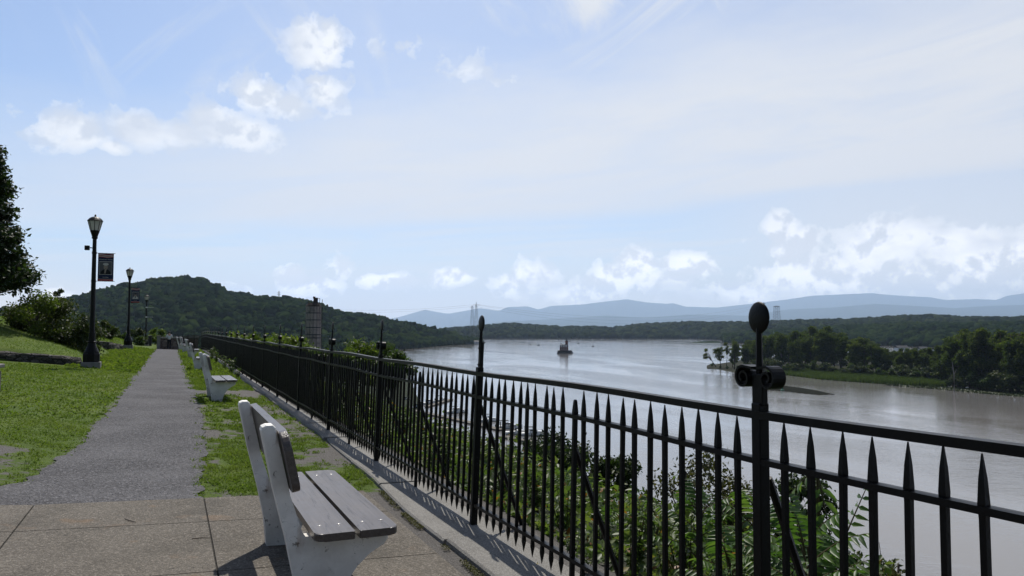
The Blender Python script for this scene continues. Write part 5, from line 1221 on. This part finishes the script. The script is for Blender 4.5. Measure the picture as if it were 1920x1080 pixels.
b = MB(); b.lathe([(9, -2), (9, 1.4), (8, 1.6)], 10); q = on_z(903, 642.5, WATER_Z); tag(b.build('pylon_footing', M_granite, None, (q.x, q.y, WATER_Z)), 'small dark footing in the water beside the pylons', 'footing')
for px, py, lb in ((1419, 569, 'thin distant pylon top left of the round finial above the far shore'), (1432, 567, 'thin distant pylon with crossarms right above the round finial')):
    q = at(px, py, 2700); lattice('transmission_tower', (q.x, q.y, -8), q.z + 8, 11, 3.2, [(q.z + 8 - 4, 15), (q.z + 8 - 13, 13)], lb, .3, r=.42)
q = at(1456, 574, 2650); t = lattice('transmission_tower', (q.x, q.y, -4), q.z + 4, 24, 13, [(q.z + 1, 26), (q.z + 3, 24)], 'broad flat topped pylon on the far shore right of the round finial', .2, r=.36, peak=False)
q = at(523, 546, 1730); lattice('transmission_tower', (q.x, q.y, at(523, 562, 1730).z), q.z - at(523, 562, 1730).z + 1, 4.5, 1.2, [(12, 8), (16, 7)], 'small pylon standing on the ridge of the wooded hill', .2, r=.22)
for px, lb in ((340, 'left one of two tiny masts on the summit of the wooded hill'), (350, 'right one of two tiny masts on the summit of the wooded hill')):
    q = at(px, 516, 1740); lattice('radio_mast', (q.x, q.y, q.z - 12), 12, 2.5, 1.2, [(8, 7), (11, 6)], lb, .4, r=.2, peak=False)
M_wire = plain('power cable', (0.10, 0.11, 0.12), .6, .2)
def wire(a, c, sag, label, r=.16):
    n = 40; pts = [a.lerp(c, i / n) - Vector((0, 0, sag * 4 * (i / n) * (1 - i / n))) for i in range(n + 1)]; b = MB(); b.path(pts, r, 4); tag(b.build('power_line', M_wire), label, 'power line', 'power lines over the river')
far_t = at(1425, 571, 2700); near_t = Vector((pyA.x, pA.y, pyA.z - 5))
for k, (dy, sg) in enumerate(((0, 36), (4, 42), (-4, 47))):
    wire(near_t + Vector((dy, 0, -k * 2)), far_t + Vector((dy, 0, -k * 5)), sg, 'thin power cable sagging over the river between the pylons', .12)
left_t = at(545, 575, 1700)
for k in range(2): wire(near_t + Vector((3 * k, 0, -3 * k)), left_t + Vector((0, 0, -6 * k)), 10, 'thin power cable from the pointed pylon to the wooded hill', .09)

# ruined concrete silo
def silo_mat():
    m, nt, b, P = mat('stained silo concrete'); n = nt.noise(nt.mapping(P, (1.2, 1.2, .10)), 1.0, 6, .7); n2 = nt.noise(P, .5, 4, .6)
    c = nt.ramp(n, [(.3, (.075, .056, .047)), (.5, (.25, .21, .19)), (.7, (.37, .33, .30))]); c = nt.mix(nt.math('MULTIPLY', nt.smooth(n2, .5, .7), .6), c, rgb((.06, .045, .04)))
    nt.l.new(c, b.inputs['Base Color']); b.inputs['Roughness'].default_value = .95; return m
Y = 300; q = at(588, 575, Y); t = empty('silo', (q.x, q.y, -27), .3, 'ruined round concrete silo with dark iron bands and rusty gear on top', 'silo'); Hs = q.z + 27; r = 2.95
b = MB(); b.lathe([(r, 0), (r, Hs)], 24); b.build('shaft', silo_mat(), t)
for py in (600, 614, 627.5, 633.5, 587): z = at(588, py, Y).z + 27; b = MB(); b.lathe([(r + .02, z - .16), (r + .14, z - .16), (r + .14, z + .16), (r + .02, z + .16)], 24); b.build('band', M_dark, t)
for k in range(7):
    a = -2.9 + k * .42; b = MB(); b.tube((math.cos(a) * (r + .05), math.sin(a) * (r + .05), Hs - 16), (math.cos(a) * (r + .05), math.sin(a) * (r + .05), Hs - .2), .05, seg=4); b.build('rib', M_dark, t)
b = MB(); b.lathe([(r + .1, Hs), (r - .2, Hs + .5), (1.9, Hs + 1.4)], 14); rng = random.Random(3)
for k in range(16): a = rng.uniform(0, 6.28); rr = rng.uniform(.5, 2.7); b.tube((rr * math.cos(a), rr * math.sin(a), Hs), (rr * math.cos(a) + rng.uniform(-.4, .4), rr * math.sin(a), Hs + rng.uniform(.6, 2.2)), .12, seg=4)
b.box((.75, 0, Hs + 2.1), (1.6, 1.6, 2.6)); b.box((.2, .1, Hs + 3.5), (.9, .9, .7)); b.tube((2.2, 0, Hs), (2.3, 0, Hs + 3.2), .09, seg=4); b.tube((1.2, 0, Hs + 3.3), (2.3, 0, Hs + 3.15), .08, seg=4); b.tube((r + .25, 0, 2), (r + .25, 0, Hs + 2.8), .1, seg=4)
b.build('hoist_gear', plain('rusted iron', (.035, .024, .02), .9, .2), t)

# small buildings on the shores
def shed(px, py, Y, L, W_, H, label, zb=None, m=None, rz=0.0, name='shed', gable=True):
    q = at(px, py, Y); z = zb if zb is not None else q.z; t = empty(name, (q.x, q.y, z), rz, label, 'building'); b = MB(); b.box((0, 0, H / 2), (L, W_, H)); b.build('wall', m or M_trim, t)
    b = MB()
    if gable: b.prism([(-W_ / 2 - .4, H), (W_ / 2 + .4, H), (0, H + W_ * .3)], 0, -L / 2 - .4, L / 2 + .4)
    else: b.box((0, 0, H + .2), (L + .6, W_ + .6, .4))
    b.build('roof', M_slate if gable else M_pad, t)
    for k in range(3): b = MB(); b.box((-L / 3 + k * L / 3, -W_ / 2 - .03, H * .55), (L * .12, .1, H * .4)); b.build('window', M_window, t)
shed(427, 637, 150, 2.4, 8, 2.2, 'flat grey roof showing over the far fence rail', -27, M_pad, .4, 'flat_roofed_building', False)
bpy.data.objects['flat_roofed_building'].location.z = at(427, 633, 150).z - 2.4
for o in bpy.data.objects['flat_roofed_building'].children:
    o.scale = (1, 1, 1)
shed(664, 651, 640, 4.5, 5, 3.4, 'small pale shed among the trees at the foot of the hill', None, None, .3)
shed(893, 645, 1540, 9, 7, 5, 'small white building on the point beside the pylons', WATER_Z + .5, None, .1)
t = empty('train', (at(760, 647.5, 1240).x, 1240, at(760, 647.5, 1240).z), 0.62, 'row of pale rail carriages along the far wooded shore', 'train')
for k in range(3):
    b = MB(); b.box((-17.5 + k * 17.5, 0, 1.9), (16.6, 3, 2.9), bevel=.25); c_ = b.build('carriage', M_white, t); b = MB(); b.box((-17.5 + k * 17.5, -1.52, 2.2), (14.5, .08, .7)); b.build('window_band', M_window, c_)
k = 0
for px, py, L in ((1690, 657, 13), (1730, 659, 10), (1757, 660.5, 8)):
    shed(px, py, 900, L, 8, 3.2, ['long white building glimpsed in the gap of the island trees', 'white middle building glimpsed in the gap of the island trees', 'small white building at the right of the gap in the island trees'][k], None, M_white, .1); k += 1
shed(1912, 599.5, 2900, 24, 14, 8, 'white house high on the far wooded ridge near the right edge', None, None, .2, 'house')

for px, py, a, L, lb in ((243, 976, 2.5, .09, 'short dark twig lying on the paving near the gravel edge'), (379, 1010, .15, .07, 'thin dark twig lying on the paving left of the near bench')):
    q = on_z(px, py, g(*to_st(on_z(px, py, .08))) + .033); b = MB(); b.path([(-L, 0, .002), (0, .008, .004), (L, -.006, .002)], [.0025, .0035, .0015], 5); tag(b.build('twig', M_bark, None, q, (0, 0, a)), lb, 'twig')
# ================================================================== boats, docks, buoy
M_hull = plain('white gelcoat', (.74, .74, .72), .25, .5, 0, .1); M_navyh = plain('dark hull paint', (.02, .025, .035), .3, .5); M_deck = plain('grey dock planks', (.17, .155, .135), .9, .2, 0, .4, 2); M_canvas = plain('dark canvas', (.03, .035, .04), .9, .2); M_wood = plain('brown piling', (.06, .048, .036), .9, .1)
def boat_meshes(L, Bm, cabin):
    n = 12; b = MB(); prev = None
    for i in range(n + 1):
        f = i / n; x = -L / 2 + L * f; w_ = Bm / 2 * (1 - max(0, (f - .45) / .55) ** 2.2) * (0.92 + .08 * f); h = .75 + .35 * f ** 2; d = -.35 * (1 - f ** 3)
        r_ = [b.bm.verts.new((x, -w_, h)), b.bm.verts.new((x, -w_ * .86, .15)), b.bm.verts.new((x, 0, d)), b.bm.verts.new((x, w_ * .86, .15)), b.bm.verts.new((x, w_, h)), b.bm.verts.new((x, w_ * .8, h - .08)), b.bm.verts.new((x, -w_ * .8, h - .08))]
        if prev:
            for k in range(7): b.bm.faces.new((prev[k], prev[(k + 1) % 7], r_[(k + 1) % 7], r_[k]))
        else: b.bm.faces.new(r_)
        prev = r_
    b.bm.faces.new(prev[::-1]); hull = b.mesh('hull')
    b = MB(); b.prism([(-.1, .75), (.32 * L, 1.02), (.30 * L, 1.12), (.12 * L, 1.22), (-.1, 1.15)], 1, -Bm * .36, Bm * .36, bevel=.04)
    if cabin: b.prism([(-.22 * L, .75), (.1 * L, .9), (.06 * L, 1.75), (-.2 * L, 1.75)], 1, -Bm * .33, Bm * .33, bevel=.06)
    cab = b.mesh('cabin')
    b = MB()
    if cabin: b.box((-.07 * L, 0, 1.47), (.24 * L, Bm * .67, .36))
    else: b.prism([(-.06 * L, 1.2), (.02 * L, 1.2), (-.05 * L, 1.72), (-.09 * L, 1.72)], 1, -Bm * .34, Bm * .34)
    wind = b.mesh('windscreen')
    b = MB(); b.box((-.2 * L, 0, 2.32), (.34 * L, Bm * .8, .07), bevel=.02)
    for x in (-.35, -.06):
        for y in (-.38, .38): b.tube((x * L, y * Bm, .85), (x * L, y * Bm, 2.3), .03, seg=5)
    can = b.mesh('canopy')
    b = MB(); b.box((-L / 2 - .18, 0, .95), (.34, .42, .62), bevel=.06); b.tube((-L / 2 - .2, 0, .7), (-L / 2 - .2, 0, -.4), .07, seg=6); mot = b.mesh('outboard_motor')
    return hull, cab, wind, can, mot
BO = [boat_meshes(6.2, 2.3, False), boat_meshes(8.0, 2.7, True)]
def boat(px, py, kind, rz, label, canopy_=True, dark=False, sc_=1.0, group='moored motorboats at the marina'):
    t = empty('motorboat', on_z(px, py, WATER_Z), rz, label, 'boat', group); t.scale = (sc_,) * 3; h, c, w_, cn, mo = BO[kind]
    if dark: h = h.copy(); h.materials.clear()
    link('hull', h, M_navyh if dark else M_hull, t); link('cabin', c, M_hull, t); link('windscreen', w_, M_window, t)
    if canopy_: link('canopy', cn, M_canvas, t)
    link('outboard_motor', mo, M_dark, t)
ML = [(806, 757, 1, .5, 'white cabin boat at the far end of the outer dock'), (828, 752, 0, .4, 'white open boat with dark canopy at the outer dock'), (858, 774, 1, .1, 'white cabin boat moored in front of the long grey dock'), (782, 766, 0, .6, 'dark hulled boat left of the white cabin boats'), (918, 790, 0, .05, 'white open boat right behind the leaning fence post'),
      (955, 803, 1, -.1, 'white cabin boat behind the dock seen between the pickets'), (968, 814, 0, -.1, 'white motorboat in front of the cabin boat between the pickets'), (1003, 816, 1, -.15, 'white cabin boat with dark canopy above the dense dark tree'), (872, 836, 0, .2, 'small boat with a pale roof at the inner dock'), (905, 852, 0, .2, 'small boat low at the inner dock near the bushes'), (760, 752, 0, .7, 'dark boat farthest along the inner moorings')]
for k, (px, py, kd, rz, lb) in enumerate(ML): boat(px, py, kd, rz + .3, lb, k not in (0,), k in (3, 10))
def dock(px0, py0, px1, py1, w_, label, piles=4):
    a = on_z(px0, py0, WATER_Z); c = on_z(px1, py1, WATER_Z); L = (c - a).length; t = empty('floating_dock', (a + c) / 2, math.atan2((c - a).y, (c - a).x), label, 'dock')
    b = MB(); b.box((0, 0, .32), (L, w_, .3)); b.build('deck', M_deck, t)
    b = MB(); b.box((0, 0, .08), (L * .98, w_ * .8, .3)); b.build('float', M_dark, t)
    for k in range(piles): b = MB(); x = -L / 2 + L * (k + .5) / piles; b.tube((x, w_ / 2 + .2, -3), (x, w_ / 2 + .2, 2.2), .16, seg=7); b.build('piling', M_wood, t)
dock(770, 770, 868, 791, 2.4, 'outer floating dock with white boats alongside'); dock(868, 791, 940, 808, 2.6, 'pale dock section running behind the leaning fence post'); dock(940, 820, 1000, 831, 2.2, 'dock beside the white cabin boats between the pickets', 3); dock(840, 842, 930, 862, 2.2, 'inner dark dock low behind the bushes'); dock(800, 764, 846, 750, 2.0, 'far dock arm reaching out to the dark boats', 3)
for px, py, lb, sc_ in ((1010, 647.6, 'tiny dark motorboat far left of the lighthouse', 1), (994, 646.5, 'tiniest speck of a boat far left of the lighthouse', .8), (1069, 640.4, 'tiny dark boat just right above the lighthouse tower', 1), (1084.5, 644.2, 'tiny dark boat a little right of the lighthouse', 1), (1112, 649.4, 'tiny motorboat farthest right of the lighthouse trailing a wake', 1)):
    boat(px, py, 0, .9, lb, True, True, sc_ * 1.1, 'small boats far out on the river')
t = empty('channel_buoy', on_z(1467, 732.5, WATER_Z), 0, 'small green channel buoy beside the weedy mud bar', 'buoy')
M_green = plain('green buoy paint', (.01, .13, .07), .5, .4); b = MB(); b.lathe([(.75, -.3), (.95, .1), (.85, .5), (.4, .6)], 12); b.build('float', M_green, t); b = MB(); b.lathe([(.32, .6), (.22, 1.6), (.24, 1.62), (.05, 1.9)], 8); b.build('tower', M_green, t)
